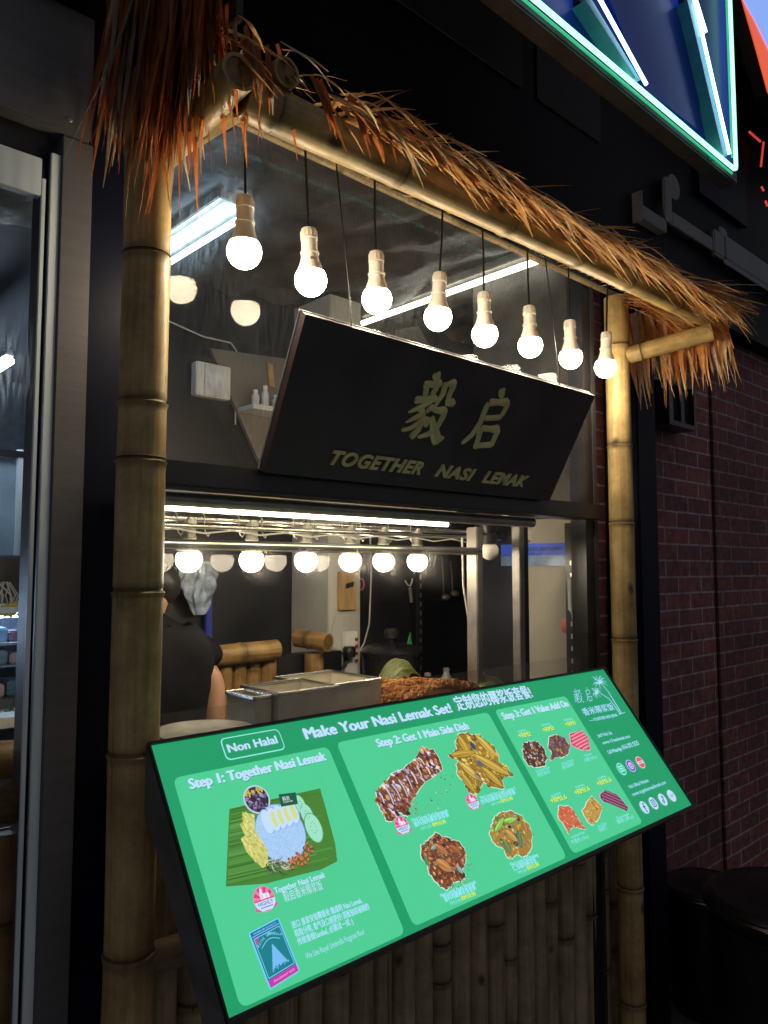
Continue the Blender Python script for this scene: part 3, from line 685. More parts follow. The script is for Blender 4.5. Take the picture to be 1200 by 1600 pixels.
x0, x1 = (Q[0].x+Q[3].x)/2, (Q[1].x+Q[2].x)/2; y0, y1 = (Q[0].y+Q[1].y)/2, (Q[2].y+Q[3].y)/2
mround(nh, [(x0, y0), (x1, y0), (x1, y1), (x0, y1)], .011, (150, 240, 230), 2)
mround(nh, [(x0+.002, y0+.002), (x1-.002, y0+.002), (x1-.002, y1-.002), (x0+.002, y1-.002)], .0095, C_D, 3)
mtext(nh, 'Non Halal', (357, 1177), (433, 1162), .0155, C_W, offset=.03)
nh.build('notice_box', M_print, ms, local=True, color=True)
bt = MB()
mtext(bt, 'Together Nasi Lemak', (429, 1397.5), (507, 1371.5), .0092, C_W, offset=.02)
mtext(bt, '毅启香米椰浆饭', (444, 1409.5), (504, 1389.5), .0125, C_W)
W2 = (170, 225, 255)
mtext(bt, '进口 皇家安培椰香米 做成的 Nasi Lemak,', (456, 1451.5), (565, 1411), .0085, W2, offset=.015)
mtext(bt, '粒粒分明, 香气及口感更好! 搭配独家秘制的', (461, 1464.5), (576, 1421), .0085, W2, offset=.015)
mtext(bt, '传统香辣Sambal, 必需试一试 :)', (465, 1477.5), (551, 1444), .0085, W2, offset=.015)
mtext(bt, 'We Use Royal Umbrella Fragrant Rice!', (478, 1500), (569, 1460), .0088, W2)
W3 = (150, 232, 250)
for s1, a1, b1, s2, a2, b2, a3, b3, s4, a4, b4 in (
    ('Nasi Lemak Pork Berempah', (643, 1285), (699, 1269.5), '香料猪肉椰浆饭套餐', (647, 1293), (701, 1276), (658, 1298), (673, 1293.3), 'RM10.90', (676, 1292.5), (696, 1287)),
    ('Nasi Lemak Paru Ayam Goreng X', (750, 1249.5), (805, 1234), '炸鸡肉椰浆饭双拼套餐', (752, 1257.5), (805, 1241), (768, 1260), (781.5, 1256), 'RM15.90', (783, 1255.5), (800.5, 1250)),
    ('Nasi Lemak Ayam Berempah', (688, 1403), (742.5, 1381), '香料鸡腿椰浆饭套餐', (694, 1410), (743, 1390), (703, 1415), (719, 1409.5), 'RM10.90', (721, 1408), (742.5, 1399.5)),
    ('Nasi Lemak Pork Rendang', (797.5, 1354), (840, 1338.5), '仁当猪肉椰浆饭', (801.5, 1361.5), (837.5, 1347.5), (809, 1366.5), (822.5, 1362), 'RM12.90', (824, 1360.5), (841.5, 1353.5))):
    mtext(bt, s1, a1, b1, .0068, W3, offset=.02); mtext(bt, s2, a2, b2, .0082, W3, offset=.02); mtext(bt, 'RM13.90', a3, b3, .0058, W3); mtext(bt, s4, a4, b4, .0075, C_Y, offset=.015)
for s1, a1, b1, a2, b2, s3, a3, b3, s4, a4, b4 in (
    ('+RM2', (811, 1154), (829, 1150.5), (809, 1146), (822, 1142.5), 'Sambal Petai', (837, 1208), (858, 1201), '参巴臭豆', (840, 1215), (859, 1208)),
    ('+RM2', (849, 1145), (865.5, 1141), (846, 1136), (860, 1133), 'Sambal Sotong', (877, 1196), (895, 1189.5), '参巴鱿鱼', (879, 1203), (896, 1196)),
    ('+RM1', (884, 1136), (899, 1133), (881, 1127.5), (895, 1125), 'Ham', (913.6, 1183), (924, 1179.6), '火腿 (2Pcs)', (913, 1191), (932, 1185)),
    ('+RM1.6', (861, 1256), (885, 1249), (861, 1247), (876, 1241), 'Luncheon Meat', (892, 1311), (913, 1302.5), '午餐肉 (1Pcs)', (893, 1320), (919, 1310)),
    ('+RM1.6', (899, 1243), (921, 1235.5), (899, 1233), (913, 1228), 'Fu Chuk', (934, 1294), (947, 1288.5), '炸腐竹', (936, 1301), (948, 1295.5)),
    ('+RM1.6', (934, 1229), (955, 1221.5), (934, 1219), (947, 1214.5), 'Sausage', (963, 1281), (982, 1273.5), '香肠 (2Pcs)', (964, 1288), (989, 1278.5))):
    mtext(bt, s1, a1, b1, .0115, C_Y, offset=.02, shadow=.001); mtext(bt, 'NORMAL', a2, b2, .0055, W3); mtext(bt, s3, a3, b3, .006, W3); mtext(bt, s4, a4, b4, .0075, W3)
W4 = (165, 225, 255)
mtext(bt, '24/7 Pick Up', (934, 1153.5), (955.5, 1147.5), .0085, W4, offset=.02); mtext(bt, 'www.17nasilemak.com', (941.5, 1164), (984, 1153), .0088, W4, offset=.02)
mtext(bt, 'Call WhatsApp', (950, 1179), (971, 1172.5), .0095, W4, offset=.02); mtext(bt, '016-292 5525', (973, 1172), (998, 1164), .0120, W4, offset=.02)
mtext(bt, 'Visit Official Website:', (982.5, 1233), (1013, 1222), .0085, W4, offset=.015); mtext(bt, 'www.togethernasilemak.com', (988, 1245), (1040, 1225), .0092, W4, offset=.015)
bt.build('body_text', M_print, ms, local=True, color=True)

# dish pictures: collages of small cut pieces inside a traced outline
def inside(p, poly):
    c = False; j = len(poly)-1
    for i in range(len(poly)):
        a, b = poly[i], poly[j]
        if (a[1] > p[1]) != (b[1] > p[1]) and p[0] < (b[0]-a[0])*(p[1]-a[1])/(b[1]-a[1])+a[0]: c = not c
        j = i
    return c
def blob(mb, c, a, b, rot, col, lv, n=7, jag=.35):
    mpoly(mb, [(c[0]+a*math.cos(t)*math.cos(rot)-b*math.sin(t)*math.sin(rot), c[1]+a*math.cos(t)*math.sin(rot)+b*math.sin(t)*math.cos(rot)) for t, a, b in [(2*math.pi*i/n, a*random.uniform(1-jag, 1), b*random.uniform(1-jag, 1)) for i in range(n)]], col, lv)
def dish(outline, pal, base, n, size, rot=None, spread=.8, halo=(205, 235, 220), crumbs=0, slices=(), pieces=()):
    mb = MB(); P = [st(*p) for p in outline]; c = sum(P, Vector((0, 0)))/len(P)
    # roughen the outline
    E = []
    for i in range(len(P)):
        a, b = P[i], P[(i+1) % len(P)]
        for j in range(4):
            p = a.lerp(b, j/4); d = (p-c).normalized(); E.append(p+d*random.uniform(-.0022, .0022))
    mpoly(mb, [p+(p-c).normalized()*.0022 for p in E], halo, 2); mpoly(mb, E, base, 3)
    x0, x1 = min(p.x for p in P), max(p.x for p in P); y0, y1 = min(p.y for p in P), max(p.y for p in P); k = 0
    while k < n:
        q = (random.uniform(x0, x1), random.uniform(y0, y1))
        if not inside(q, E): continue
        s = size*random.uniform(.35, 1.1); r = (rot if rot is not None else random.uniform(0, 3.14))+random.gauss(0, spread)
        cc = random.choice(pal); g = random.uniform(.82, 1.12); el = random.uniform(.3, .8)
        blob(mb, q, s, s*el, r, tuple(min(255, v*g) for v in cc), 3+(k+1)*3.0/n)
        if random.random() < .5: blob(mb, (q[0]+s*.12, q[1]+s*.12), s*.5, s*el*.4, r, tuple(min(255, v*g*1.3) for v in cc), 3.02+(k+1)*3.0/n)
        k += 1
    for (a, b, w_) in slices:
        a, b = st(*a), st(*b); m_ = a.lerp(b, .5)+Vector((.002, .002))
        mline(mb, [a, m_, b], w_*1.5, (92, 56, 52), 6.3); mline(mb, [a, m_, b], w_, random.choice([(214, 208, 226), (196, 186, 206), (222, 206, 190)]), 6.5, w1=w_*.6)
    for (a, b, w_, col_) in pieces:
        a, b = st(*a), st(*b); d_ = b-a; q_ = Vector((-d_.y, d_.x)).normalized()*w_
        def P_(k): return [a+d_*(t/8)+q_*k*math.sin(math.pi*min(1, t/8*.9+.08))*s_ for s_ in (1, -1) for t in (range(9) if s_ == 1 else range(8, -1, -1))]
        mpoly(mb, P_(1.12), tuple(v*.45 for v in col_), 6.3); mpoly(mb, P_(.95), col_, 6.5); mline(mb, [a+d_*.1+q_*.25, a+d_*.8+q_*.2], w_*.35, tuple(min(255, v*1.2) for v in col_), 6.7, w1=w_*.1); mline(mb, [a+d_*.15-q_*.35, a+d_*.7-q_*.3], w_*.2, tuple(v*.72 for v in col_), 6.7, w1=w_*.05)
    for i in range(crumbs):
        a = random.uniform(-2.2, .1); q = c+Vector((math.cos(a)*(x1-x0)*random.uniform(.3, .62), math.sin(a)*(y1-y0)*random.uniform(.3, .6)))
        blob(mb, q, random.uniform(.0008, .0028), random.uniform(.0006, .002), random.random()*3, random.choice(pal), 3)
    return mb.build('dish_picture', M_print, ms, local=True, color=True)
BR = [(150, 85, 50), (120, 62, 42), (185, 110, 60), (90, 50, 45), (205, 150, 90), (70, 42, 45), (165, 120, 120)]
dish([(657, 1168), (668, 1171), (678, 1172), (685, 1186), (691, 1203), (672, 1217), (664, 1222), (650, 1238), (640, 1258), (637, 1275), (622, 1270), (613, 1283), (602, 1283), (600, 1272), (589, 1257), (588, 1238), (600, 1224), (613, 1210), (630, 1201), (647, 1189)], BR+[(200, 190, 225), (215, 200, 200), (180, 160, 180)], (120, 72, 52), 330, .0075, rot=-.9, spread=.35, crumbs=60, slices=[((591, 1240), (599, 1256), .0045), ((602, 1233), (614, 1258), .0055), ((611, 1226), (625, 1250), .005), ((622, 1220), (636, 1246), .0052), ((633, 1213), (643, 1234), .0045), ((641, 1207), (651, 1226), .0055), ((650, 1200), (658, 1215), .0042), ((652, 1185), (662, 1196), .0048), ((664, 1199), (671, 1211), .006)])
dish([(716, 1148), (731, 1146), (738, 1150), (750, 1147), (755, 1158), (770, 1166), (778, 1182), (780, 1192), (791, 1198), (799, 1214), (783, 1212), (787, 1233), (770, 1230), (755, 1223), (748, 1233), (744, 1243), (733, 1238), (724, 1222), (714, 1210), (713, 1195), (716, 1188), (702, 1184), (702, 1180), (713, 1172), (711, 1158)], [(190, 160, 60), (165, 130, 45), (215, 185, 90), (140, 100, 40), (225, 200, 110), (120, 90, 40), (200, 150, 60)], (150, 118, 48), 300, .0085, rot=-.7, spread=.5, pieces=[((714, 1150), (732, 1180), .011, (190, 158, 64)), ((742, 1150), (776, 1184), .011, (204, 172, 80)), ((704, 1181), (742, 1176), .009, (182, 148, 58)), ((738, 1180), (796, 1213), .011, (198, 166, 72)), ((716, 1192), (752, 1222), .010, (206, 176, 84)), ((718, 1208), (742, 1240), .010, (184, 152, 60)), ((752, 1200), (785, 1231), .010, (192, 158, 66)), ((734, 1160), (742, 1174), .005, (58, 76, 120)), ((742, 1190), (754, 1198), .0045, (84, 104, 140)), ((738, 1208), (752, 1222), .006, (50, 68, 124))])
dish([(680, 1302), (692, 1308), (706, 1313), (718, 1316), (726, 1330), (726, 1350), (722, 1360), (727, 1368), (722, 1376), (708, 1379), (700, 1390), (690, 1386), (680, 1378), (671, 1366), (667, 1350), (659, 1342), (658, 1322), (668, 1314)], BR+[(170, 120, 70), (60, 90, 70)], (115, 70, 50), 330, .0055, crumbs=60, pieces=[((676, 1320), (700, 1336), .008, (176, 112, 66)), ((700, 1322), (720, 1334), .007, (160, 96, 58)), ((680, 1345), (706, 1362), .011, (190, 130, 74)), ((662, 1338), (668, 1355), .005, (96, 130, 84)), ((672, 1328), (682, 1320), .004, (128, 176, 168)), ((712, 1354), (722, 1366), .005, (128, 176, 168))])
dish([(772, 1276), (786, 1269), (800, 1268), (815, 1276), (826, 1290), (830, 1305), (829, 1325), (822, 1336), (813, 1338), (808, 1334), (800, 1341), (791, 1340), (787, 1328), (772, 1318), (763, 1304), (768, 1290)], [(190, 140, 60), (160, 110, 50), (110, 140, 70), (90, 110, 70), (200, 165, 90), (70, 60, 55), (150, 210, 90), (130, 150, 120)], (170, 125, 60), 200, .0065, pieces=[((772, 1300), (786, 1278), .006, (142, 200, 92)), ((786, 1284), (806, 1280), .006, (150, 206, 96)), ((788, 1298), (808, 1316), .009, (196, 150, 84)), ((784, 1312), (798, 1336), .008, (108, 136, 84)), ((808, 1298), (812, 1328), .007, (100, 124, 88)), ((816, 1284), (822, 1306), .007, (182, 120, 70))])
dish([(818, 1163), (828, 1158), (840, 1160), (850, 1172), (854, 1186), (850, 1197), (838, 1200), (826, 1196), (818, 1186), (816, 1173)], [(80, 50, 50), (120, 80, 60), (170, 140, 80), (60, 45, 55), (190, 180, 190), (140, 60, 60)], (80, 55, 50), 170, .0055)
dish([(858, 1152), (868, 1149), (880, 1152), (889, 1165), (889, 1177), (880, 1183), (868, 1183), (862, 1189), (858, 1186), (862, 1178), (856, 1166)], [(120, 80, 70), (90, 60, 60), (150, 110, 110), (170, 130, 60), (110, 90, 140)], (105, 72, 65), 140, .0065, rot=.7)
def bars(outline, n, wd, pal, ang, halo):
    mb = MB(); P = [st(*p) for p in outline]; c = sum(P, Vector((0, 0)))/len(P)
    mpoly(mb, [p+(p-c).normalized()*.0022 for p in P], halo, 2); mpoly(mb, P, pal[0], 3)
    d = Vector((math.cos(ang), math.sin(ang))); q = Vector((-d.y, d.x)); ex_ = [(p-c).dot(q) for p in P]; lo, hi = min(ex_)*.85, max(ex_)*.85
    for k in range(n):
        o = lo+(hi-lo)*(k+.5)/n; ts = [t/200-.1 for t in range(41) if inside(c+q*o+d*(t/200-.1), P)]
        if len(ts) < 2: continue
        a, b = c+q*o+d*ts[0], c+q*o+d*ts[-1]
        mline(mb, [a, a.lerp(b, .5)+q*.001, b], wd, pal[0], 3.3+.2*k); mline(mb, [a, a.lerp(b, .5)+q*.001, b], wd*.78, pal[1], 3.4+.2*k); mline(mb, [a+q*wd*.18, b+q*wd*.18], wd*.22, pal[2], 3.5+.2*k)
    return mb.build('dish_picture', M_print, ms, local=True, color=True)
bars([(890, 1147), (908, 1142), (918, 1152), (921, 1172), (906, 1171), (892, 1164)], 6, .0085, [(190, 55, 85), (226, 100, 125), (245, 175, 190)], .12, (225, 180, 210))
dish([(872, 1260), (884, 1259), (893, 1264), (905, 1283), (915, 1297), (903, 1294), (895, 1290), (888, 1302), (882, 1292), (872, 1278)], [(205, 110, 75), (225, 140, 100), (180, 85, 60), (215, 125, 85)], (200, 105, 72), 120, .005)
dish([(924, 1244), (941, 1263), (934, 1280), (925, 1290), (915, 1280), (909, 1267)], [(190, 160, 80), (215, 185, 110), (170, 120, 60), (200, 140, 80)], (190, 145, 75), 140, .0042)
bars([(937, 1242), (944, 1236), (962, 1241), (967, 1246), (972, 1252), (981, 1263), (978, 1268), (966, 1260), (952, 1252), (944, 1254), (938, 1248)], 4, .0095, [(80, 36, 58), (128, 56, 88), (185, 120, 160)], -.55, (190, 190, 200))

# nasi lemak platter on a banana leaf
pl = MB(); Z = lambda x, y: st(350+x/6.316, 1210+y/6.316)
mpoly(pl, [Z(*p) for p in ((15, 1110), (410, 1080), (960, 940), (1115, 860), (1095, 690), (1000, 330), (945, 140), (700, 195), (530, 235), (300, 285), (50, 345))], (72, 130, 52), 2)
for i in range(46):
    t = (i+random.random()*.6)/46; a = Z(50-35*t, 350+760*t); b = Z(945+165*t, 145+710*t)
    mline(pl, [a.lerp(b, .012), a.lerp(b, random.uniform(.5, .99))], random.uniform(.0008, .0032), random.choice([(58, 112, 44), (84, 146, 64), (66, 124, 50), (100, 158, 80)]), 2.4)
c = Z(320, 250); r = (Z(450, 250)-c).length
mcirc(pl, c, r, (190, 210, 225), 3, n=36); mcirc(pl, c, r*.88, (70, 50, 60), 3.4, n=36)
for i in range(110):
    a, q = random.random()*6.28, r*.82*math.sqrt(random.random()); g = random.random()
    blob(pl, (c.x+q*math.cos(a), c.y+q*math.sin(a)), .0042, .0024, random.random()*3, (200, 180, 80) if math.sin(a) > .5 and q > r*.5 else random.choice([(60, 45, 70), (110, 95, 140), (150, 140, 185), (45, 35, 50)]), 3.6+i*.01)
for (x_, y_), (rx, ry) in (((745, 300), (0, 95)), ((815, 400), (0, 110)), ((880, 530), (0, 150))):
    cc = Z(x_, y_); up_ = Z(x_, y_-ry)-cc; rr_ = up_.length
    mcirc(pl, cc, rr_*.62, (90, 165, 120), 3.2+y_*.001, r2=rr_*.98); mcirc(pl, cc, rr_*.57, (160, 228, 200), 3.3+y_*.001, r2=rr_*.92)
    for i in range(9):
        a = i*.7; blob(pl, (cc.x+rr_*.2*math.cos(a), cc.y+rr_*.35*math.sin(a)), .0018, .001, a, (110, 180, 150), 3.45+y_*.001)
c = Z(555, 580); rx = (Z(800, 580)-c).length; ry = (Z(555, 300)-c).length
mcirc(pl, c, rx, (120, 165, 215), 4.1, r2=ry, n=40); mcirc(pl, c, rx*.97, (168, 205, 245), 4.2, r2=ry*.97, n=40)
for i in range(420):
    a, q = random.random()*6.28, math.sqrt(random.random())*.94
    blob(pl, (c.x+rx*q*math.cos(a), c.y+ry*q*math.sin(a)), .0016, .0008, random.random()*3, random.choice([(140, 180, 230), (190, 220, 252), (155, 195, 240)]), 4.4+i*.0005)
for i in range(5):   # fanned egg slices
    e = Z(430+62*i, 470-24*i); rr_ = rx*.36
    mcirc(pl, e, rr_*.62, (140, 180, 225), 4.8+i*.16, r2=rr_*1.25); mcirc(pl, (e.x-.0015, e.y), rr_*.57, (196, 224, 250), 4.84+i*.16, r2=rr_*1.18)
    if i > 0: mcirc(pl, (e.x, e.y), rr_*.32, (212, 222, 130), 4.88+i*.16, r2=rr_*.78)
ol = [Z(*p) for p in ((175, 380), (295, 400), (300, 560), (420, 750), (430, 900), (375, 930), (270, 830), (215, 770), (160, 640), (200, 610), (150, 495), (180, 485))]
mpoly(pl, ol, (206, 206, 120), 5)
for i in range(150):
    q = (random.uniform(min(p.x for p in ol), max(p.x for p in ol)), random.uniform(min(p.y for p in ol), max(p.y for p in ol)))
    if inside(q, ol): blob(pl, q, .0035, .002, -1.1, random.choice([(225, 225, 150), (190, 180, 70), (215, 215, 130), (180, 190, 110)]), 5.2+i*.002)
for (x_, y_) in [(810, 690), (850, 725), (790, 730), (860, 770), (825, 755), (790, 790), (720, 790), (750, 820), (710, 830), (680, 840), (760, 850), (810, 800), (640, 850), (625, 890), (680, 880), (720, 890), (760, 895), (790, 880), (820, 850), (665, 930), (745, 840), (700, 855), (795, 815), (655, 870)]:
    cc = Z(x_, y_); blob(pl, cc, .0048, .0033, random.uniform(0, 3), (120, 62, 38), 5.4, n=10, jag=.1); blob(pl, (cc.x+.0006, cc.y+.0006), .0036, .0022, random.uniform(0, 3), (196, 120, 78), 5.6, n=10, jag=.1)
for i in range(34):
    a = Z(random.uniform(400, 600), random.uniform(840, 960)); an = random.uniform(-1.9, .2); L = random.uniform(.008, .018)
    mline(pl, [a, (a.x+L*.5*math.cos(an), a.y+L*.5*math.sin(an)), (a.x+L*math.cos(an+.4), a.y+L*math.sin(an+.4))], .0022, random.choice([(170, 165, 150), (95, 85, 90), (205, 205, 190), (60, 50, 60)]), 5.8+i*.01, w1=.0006)
mpoly(pl, [Z(*p) for p in ((555, 328), (720, 300), (700, 185), (530, 205))], (24, 92, 66), 6.4)
mtext(pl, '毅启', (350+572/6.316, 1210+268/6.316), (350+640/6.316, 1210+255/6.316), .006, (230, 245, 245), 6.8); mtext(pl, 'TOGETHER', (350+578/6.316, 1210+292/6.316), (350+672/6.316, 1210+275/6.316), .0028, (230, 245, 245), 6.8)
pl.build('platter_picture', M_print, ms, local=True, color=True)

# recommendation badges
for (px, py), r in (((412, 1405), .0185), ((627.5, 1290), .0165), ((737.5, 1253), .0160)):
    bd = MB(); c = st(px, py)
    mcirc(bd, c, r*1.04, (225, 140, 190), 3, n=36)
    for i in range(18):
        a0, a1 = i*math.pi/9, (i+1)*math.pi/9
        mpoly(bd, [c, (c.x+r*.97*math.cos(a0), c.y+r*.97*math.sin(a0)), (c.x+r*.97*math.cos(a1), c.y+r*.97*math.sin(a1))], (222, 62, 118) if i % 2 else (240, 128, 172), 3.6)
    for dx in (-1, 1): mpoly(bd, [(c.x+dx*r*.6, c.y-r*.95), (c.x+dx*r*1.2, c.y-r*.75), (c.x+dx*r*1.0, c.y-r*.45), (c.x+dx*r*.6, c.y-r*.5)], (205, 110, 165), 3.3)
    mpoly(bd, [(c.x-r*1.0, c.y-r*.12), (c.x+r*1.0, c.y-r*.12), (c.x+r*.92, c.y-r*.55), (c.x+r*.5, c.y-r*.92), (c.x-r*.5, c.y-r*.92), (c.x-r*.92, c.y-r*.55)], (205, 228, 250), 4.2)
    vs, fs, wd = text_mesh('HIGHLY', offset=.02); k = r*1.5/wd
    bd.add([(c.x-r*.75+v.x*k, c.y-r*.50+v.y*k*1.05, 4.8*LV) for v in vs], fs, lin((110, 120, 200)))
    mline(bd, [(c.x-r*.6, c.y-r*.66), (c.x+r*.6, c.y-r*.66)], r*.09, (130, 140, 210), 4.8)
    mround(bd, [(c.x-r*.36, c.y-.0*r), (c.x+r*.28, c.y-.0*r), (c.x+r*.28, c.y+r*.42), (c.x-r*.36, c.y+r*.42)], r*.12, (225, 235, 252), 4.6)
    mpoly(bd, [(c.x-r*.34, c.y+r*.3), (c.x-.02*r, c.y+r*.36), (c.x-.02*r, c.y+r*.80), (c.x-r*.10, c.y+r*.88), (c.x-r*.22, c.y+r*.8)], (225, 235, 252), 4.7)
    mpoly(bd, [(c.x+r*.32, c.y-.02*r), (c.x+r*.55, c.y-.02*r), (c.x+r*.55, c.y+r*.40), (c.x+r*.32, c.y+r*.40)], (225, 235, 252), 4.7)
    for i in range(3): mline(bd, [(c.x-r*.34, c.y+r*(.10+.1*i)), (c.x-r*.05, c.y+r*(.10+.1*i))], r*.03, (215, 90, 140), 5)
    bd.build('badge', M_print, ms, local=True, color=True)

# rice packet
rp = MB(); A, B_, C_, D_ = [st(*p) for p in ((421, 1547.6), (468.3, 1517.8), (434.5, 1434), (387.3, 1458.7))]
def PQ(u, v): return A.lerp(B_, u).lerp(D_.lerp(C_, u), v)
mround(rp, [PQ(0, 0), PQ(1, 0), PQ(1, 1), PQ(0, 1)], .003, (110, 215, 245), 3)
mpoly(rp, [PQ(.04, .02), PQ(.96, .02), PQ(.96, .98), PQ(.04, .98)], (40, 110, 165), 3.4)
mpoly(rp, [PQ(.08, .17), PQ(.92, .17), PQ(.92, .86), PQ(.08, .86)], (26, 128, 138), 3.8)
mpoly(rp, [PQ(.04, .02), PQ(.96, .02), PQ(.96, .14), PQ(.04, .14)], (196, 60, 170), 3.8)
mpoly(rp, [PQ(.10, .72), PQ(.24, .86), PQ(.10, .86)], (200, 70, 170), 4.2)
for (u0, v0), (u1, v1) in (((.08, .17), (.92, .17)), ((.92, .17), (.92, .86)), ((.92, .86), (.08, .86)), ((.08, .86), (.08, .17)), ((.06, .9), (.94, .9))):
    mline(rp, [PQ(u0, v0), PQ(u1, v1)], .0010, (130, 215, 250), 4.4)
for i in range(10):
    v = .62-.036*i; hw = .03+.026*i; mpoly(rp, [PQ(.52-hw, v-.024), PQ(.52+hw, v-.024), PQ(.52+hw*.75, v+.014), PQ(.52-hw*.75, v+.014)], (118, 190, 245), 4.6)
for i in range(26): blob(rp, PQ(random.uniform(.24, .8), random.uniform(.2, .28)), .0022, .0014, random.random()*3, random.choice([(118, 190, 245), (40, 120, 170)]), 4.8)
def ptext(s, u0, u1, v, h, col):
    a, b = PQ(u0, v), PQ(u1, v); vs, fs, wd = text_mesh(s, offset=.01); u = (b-a).normalized(); w_ = Vector((-u.y, u.x)); k = (b-a).length/wd
    rp.add([(a.x+u.x*q.x*k+w_.x*q.y*h/.72, a.y+u.y*q.x*k+w_.y*q.y*h/.72, 5*LV) for q in vs], fs, lin(col))
for i, ch in enumerate('ROYAL UMBRELLA'):
    if ch == ' ': continue
    t = i/13; ptext(ch, .13+.74*t-.022, .13+.74*t+.022, .695+.105*math.sin(math.pi*t), .0042, (140, 225, 250))
mline(rp, [PQ(.2+.6*i/10, .66+.085*math.sin(math.pi*i/10)) for i in range(11)], .001, (130, 215, 250), 5)
ptext('FRAGRANT RICE', .18, .86, .065, .0028, (250, 170, 225)); ptext('PREMIUM QUALITY', .12, .88, .925, .0024, (130, 215, 250))
rp.build('packet_picture', M_print, ms, local=True, color=True)

# palm tree logo and shop characters
lg = MB(); Lp = lambda x, y: st(880+x/6, 1040+y/6); WL = (165, 222, 255)
for strokes, (x0, x1), y_off in ((yi, (100, 212), 0), (qi, (205, 292), 0)):
    xs = [p[0] for s_ in strokes for p in s_[0]]; ys = [p[1] for s_ in strokes for p in s_[0]]
    a, b = (Lp(118, 362), Lp(218, 340)) if strokes is yi else (Lp(226, 347), Lp(300, 328))
    hgt = .042
    for pts, ws in strokes:
        Q = []
        for p in pts:
            u = (p[0]-min(xs))/(max(xs)-min(xs)); v = (max(ys)-p[1])/(max(ys)-min(ys)); q = a.lerp(b, u); Q.append((q.x-v*.0, q.y+v*hgt))
        mline(lg, Q, .0021, WL, 4, w1=.0013)
mtext(lg, '香米椰浆饭', (912.5, 1118), (960, 1108.5), .0165, WL, 4, offset=.012)
mtext(lg, 'TOGETHER NASI LEMAK', (928.5, 1127), (965, 1119.5), .0085, WL, 4, offset=.02)
mline(lg, [Lp(242, 520), Lp(288, 512)], .0012, WL, 4); mline(lg, [Lp(518, 462), Lp(575, 441)], .0016, WL, 4)
mline(lg, [Lp(352, 268), Lp(420, 310), Lp(480, 385), Lp(528, 455)], .0022, WL, 4, w1=.0042); mline(lg, [Lp(375, 195), Lp(420, 250), Lp(480, 350), Lp(545, 455)], .0022, WL, 4, w1=.0046)
for (cx_, cy_), fr_ in (((340, 165), ((260, 105), (285, 130), (275, 185), (300, 95), (350, 98), (385, 120), (405, 160), (415, 195), (385, 215), (345, 225), (300, 205))), ((312, 262), ((258, 215), (280, 240), (275, 290), (300, 305), (320, 315), (345, 300), (360, 270), (350, 240), (330, 215), (295, 210)))):
    c = Lp(cx_, cy_)
    for e in fr_:
        q = Lp(*e); m_ = c.lerp(q, .55)+Vector((0, .0055)); mline(lg, [c, m_, q], .0040, WL, 4.3, w1=.0004)
        for t in (.4, .6, .8):
            s_ = c.lerp(q, t)+Vector((0, .006*math.sin(math.pi*t))); mline(lg, [s_, (s_.x+random.uniform(-.002, .002), s_.y-.0065)], .0014, WL, 4.3, w1=.0003)
lg.build('palm_logo', M_print, ms, local=True, color=True)

# round icons
def icon(px, py, r, ring, face):
    mb = MB(); c = st(px, py); mcirc(mb, c, r, ring, 3, n=32); mcirc(mb, c, r*.86, face, 3.5, n=32); return mb, c
R1 = .0165
mb, c = icon(970.5, 1202, R1, (150, 245, 225), (60, 195, 160))
for i in range(3): mline(mb, [(c.x-R1*.6, c.y+R1*(.4-.35*i)), (c.x+R1*.6, c.y+R1*(.4-.35*i))], R1*.2, (160, 248, 232), 4)
mb.build('round_icon', M_print, ms, local=True, color=True)
mb, c = icon(985, 1197, R1, (190, 190, 255), (130, 60, 190)); mcirc(mb, c, R1*.6, (205, 190, 250), 4); mcirc(mb, (c.x-R1*.22, c.y+R1*.05), R1*.09, (80, 40, 130), 4.5, r2=R1*.18); mcirc(mb, (c.x+R1*.22, c.y+R1*.05), R1*.09, (80, 40, 130), 4.5, r2=R1*.18); mline(mb, [(c.x-R1*.22, c.y-R1*.25), (c.x, c.y-R1*.34), (c.x+R1*.22, c.y-R1*.25)], R1*.08, (80, 40, 130), 4.5)
mb.build('round_icon', M_print, ms, local=True, color=True)
mb, c = icon(1000, 1191.6, R1, (225, 205, 235), (232, 92, 88)); mpoly(mb, [(c.x-R1*.82, c.y-R1*.22), (c.x+R1*.82, c.y-R1*.22), (c.x+R1*.82, c.y+R1*.22), (c.x-R1*.82, c.y+R1*.22)], (232, 215, 240), 4); mline(mb, [(c.x-R1*.5, c.y), (c.x+R1*.5, c.y)], R1*.14, (150, 90, 140), 4.5)
mb.build('round_icon', M_print, ms, local=True, color=True)
DK = (45, 105, 150); R2 = .0158; IC = (195, 222, 250)
mb, c = icon(1006.2, 1262, R2, IC, IC); mline(mb, [(c.x+R2*.35, c.y+R2*.62), (c.x+R2*.1, c.y+R2*.6), (c.x-.0*R2, c.y+R2*.35), (c.x, c.y-R2*.85)], R2*.24, DK, 4.2); mline(mb, [(c.x-R2*.32, c.y+R2*.1), (c.x+R2*.36, c.y+R2*.1)], R2*.2, DK, 4.2)
mb.build('round_icon', M_print, ms, local=True, color=True)
mb, c = icon(1020.5, 1255.5, R2, IC, IC)
mround(mb, [(c.x-R2*.58, c.y-R2*.58), (c.x+R2*.58, c.y-R2*.58), (c.x+R2*.58, c.y+R2*.58), (c.x-R2*.58, c.y+R2*.58)], R2*.3, DK, 4); mround(mb, [(c.x-R2*.44, c.y-R2*.44), (c.x+R2*.44, c.y-R2*.44), (c.x+R2*.44, c.y+R2*.44), (c.x-R2*.44, c.y+R2*.44)], R2*.22, IC, 4.4); mcirc(mb, c, R2*.3, DK, 4.8); mcirc(mb, c, R2*.17, IC, 5.2); mcirc(mb, (c.x+R2*.3, c.y+R2*.3), R2*.07, DK, 4.8)
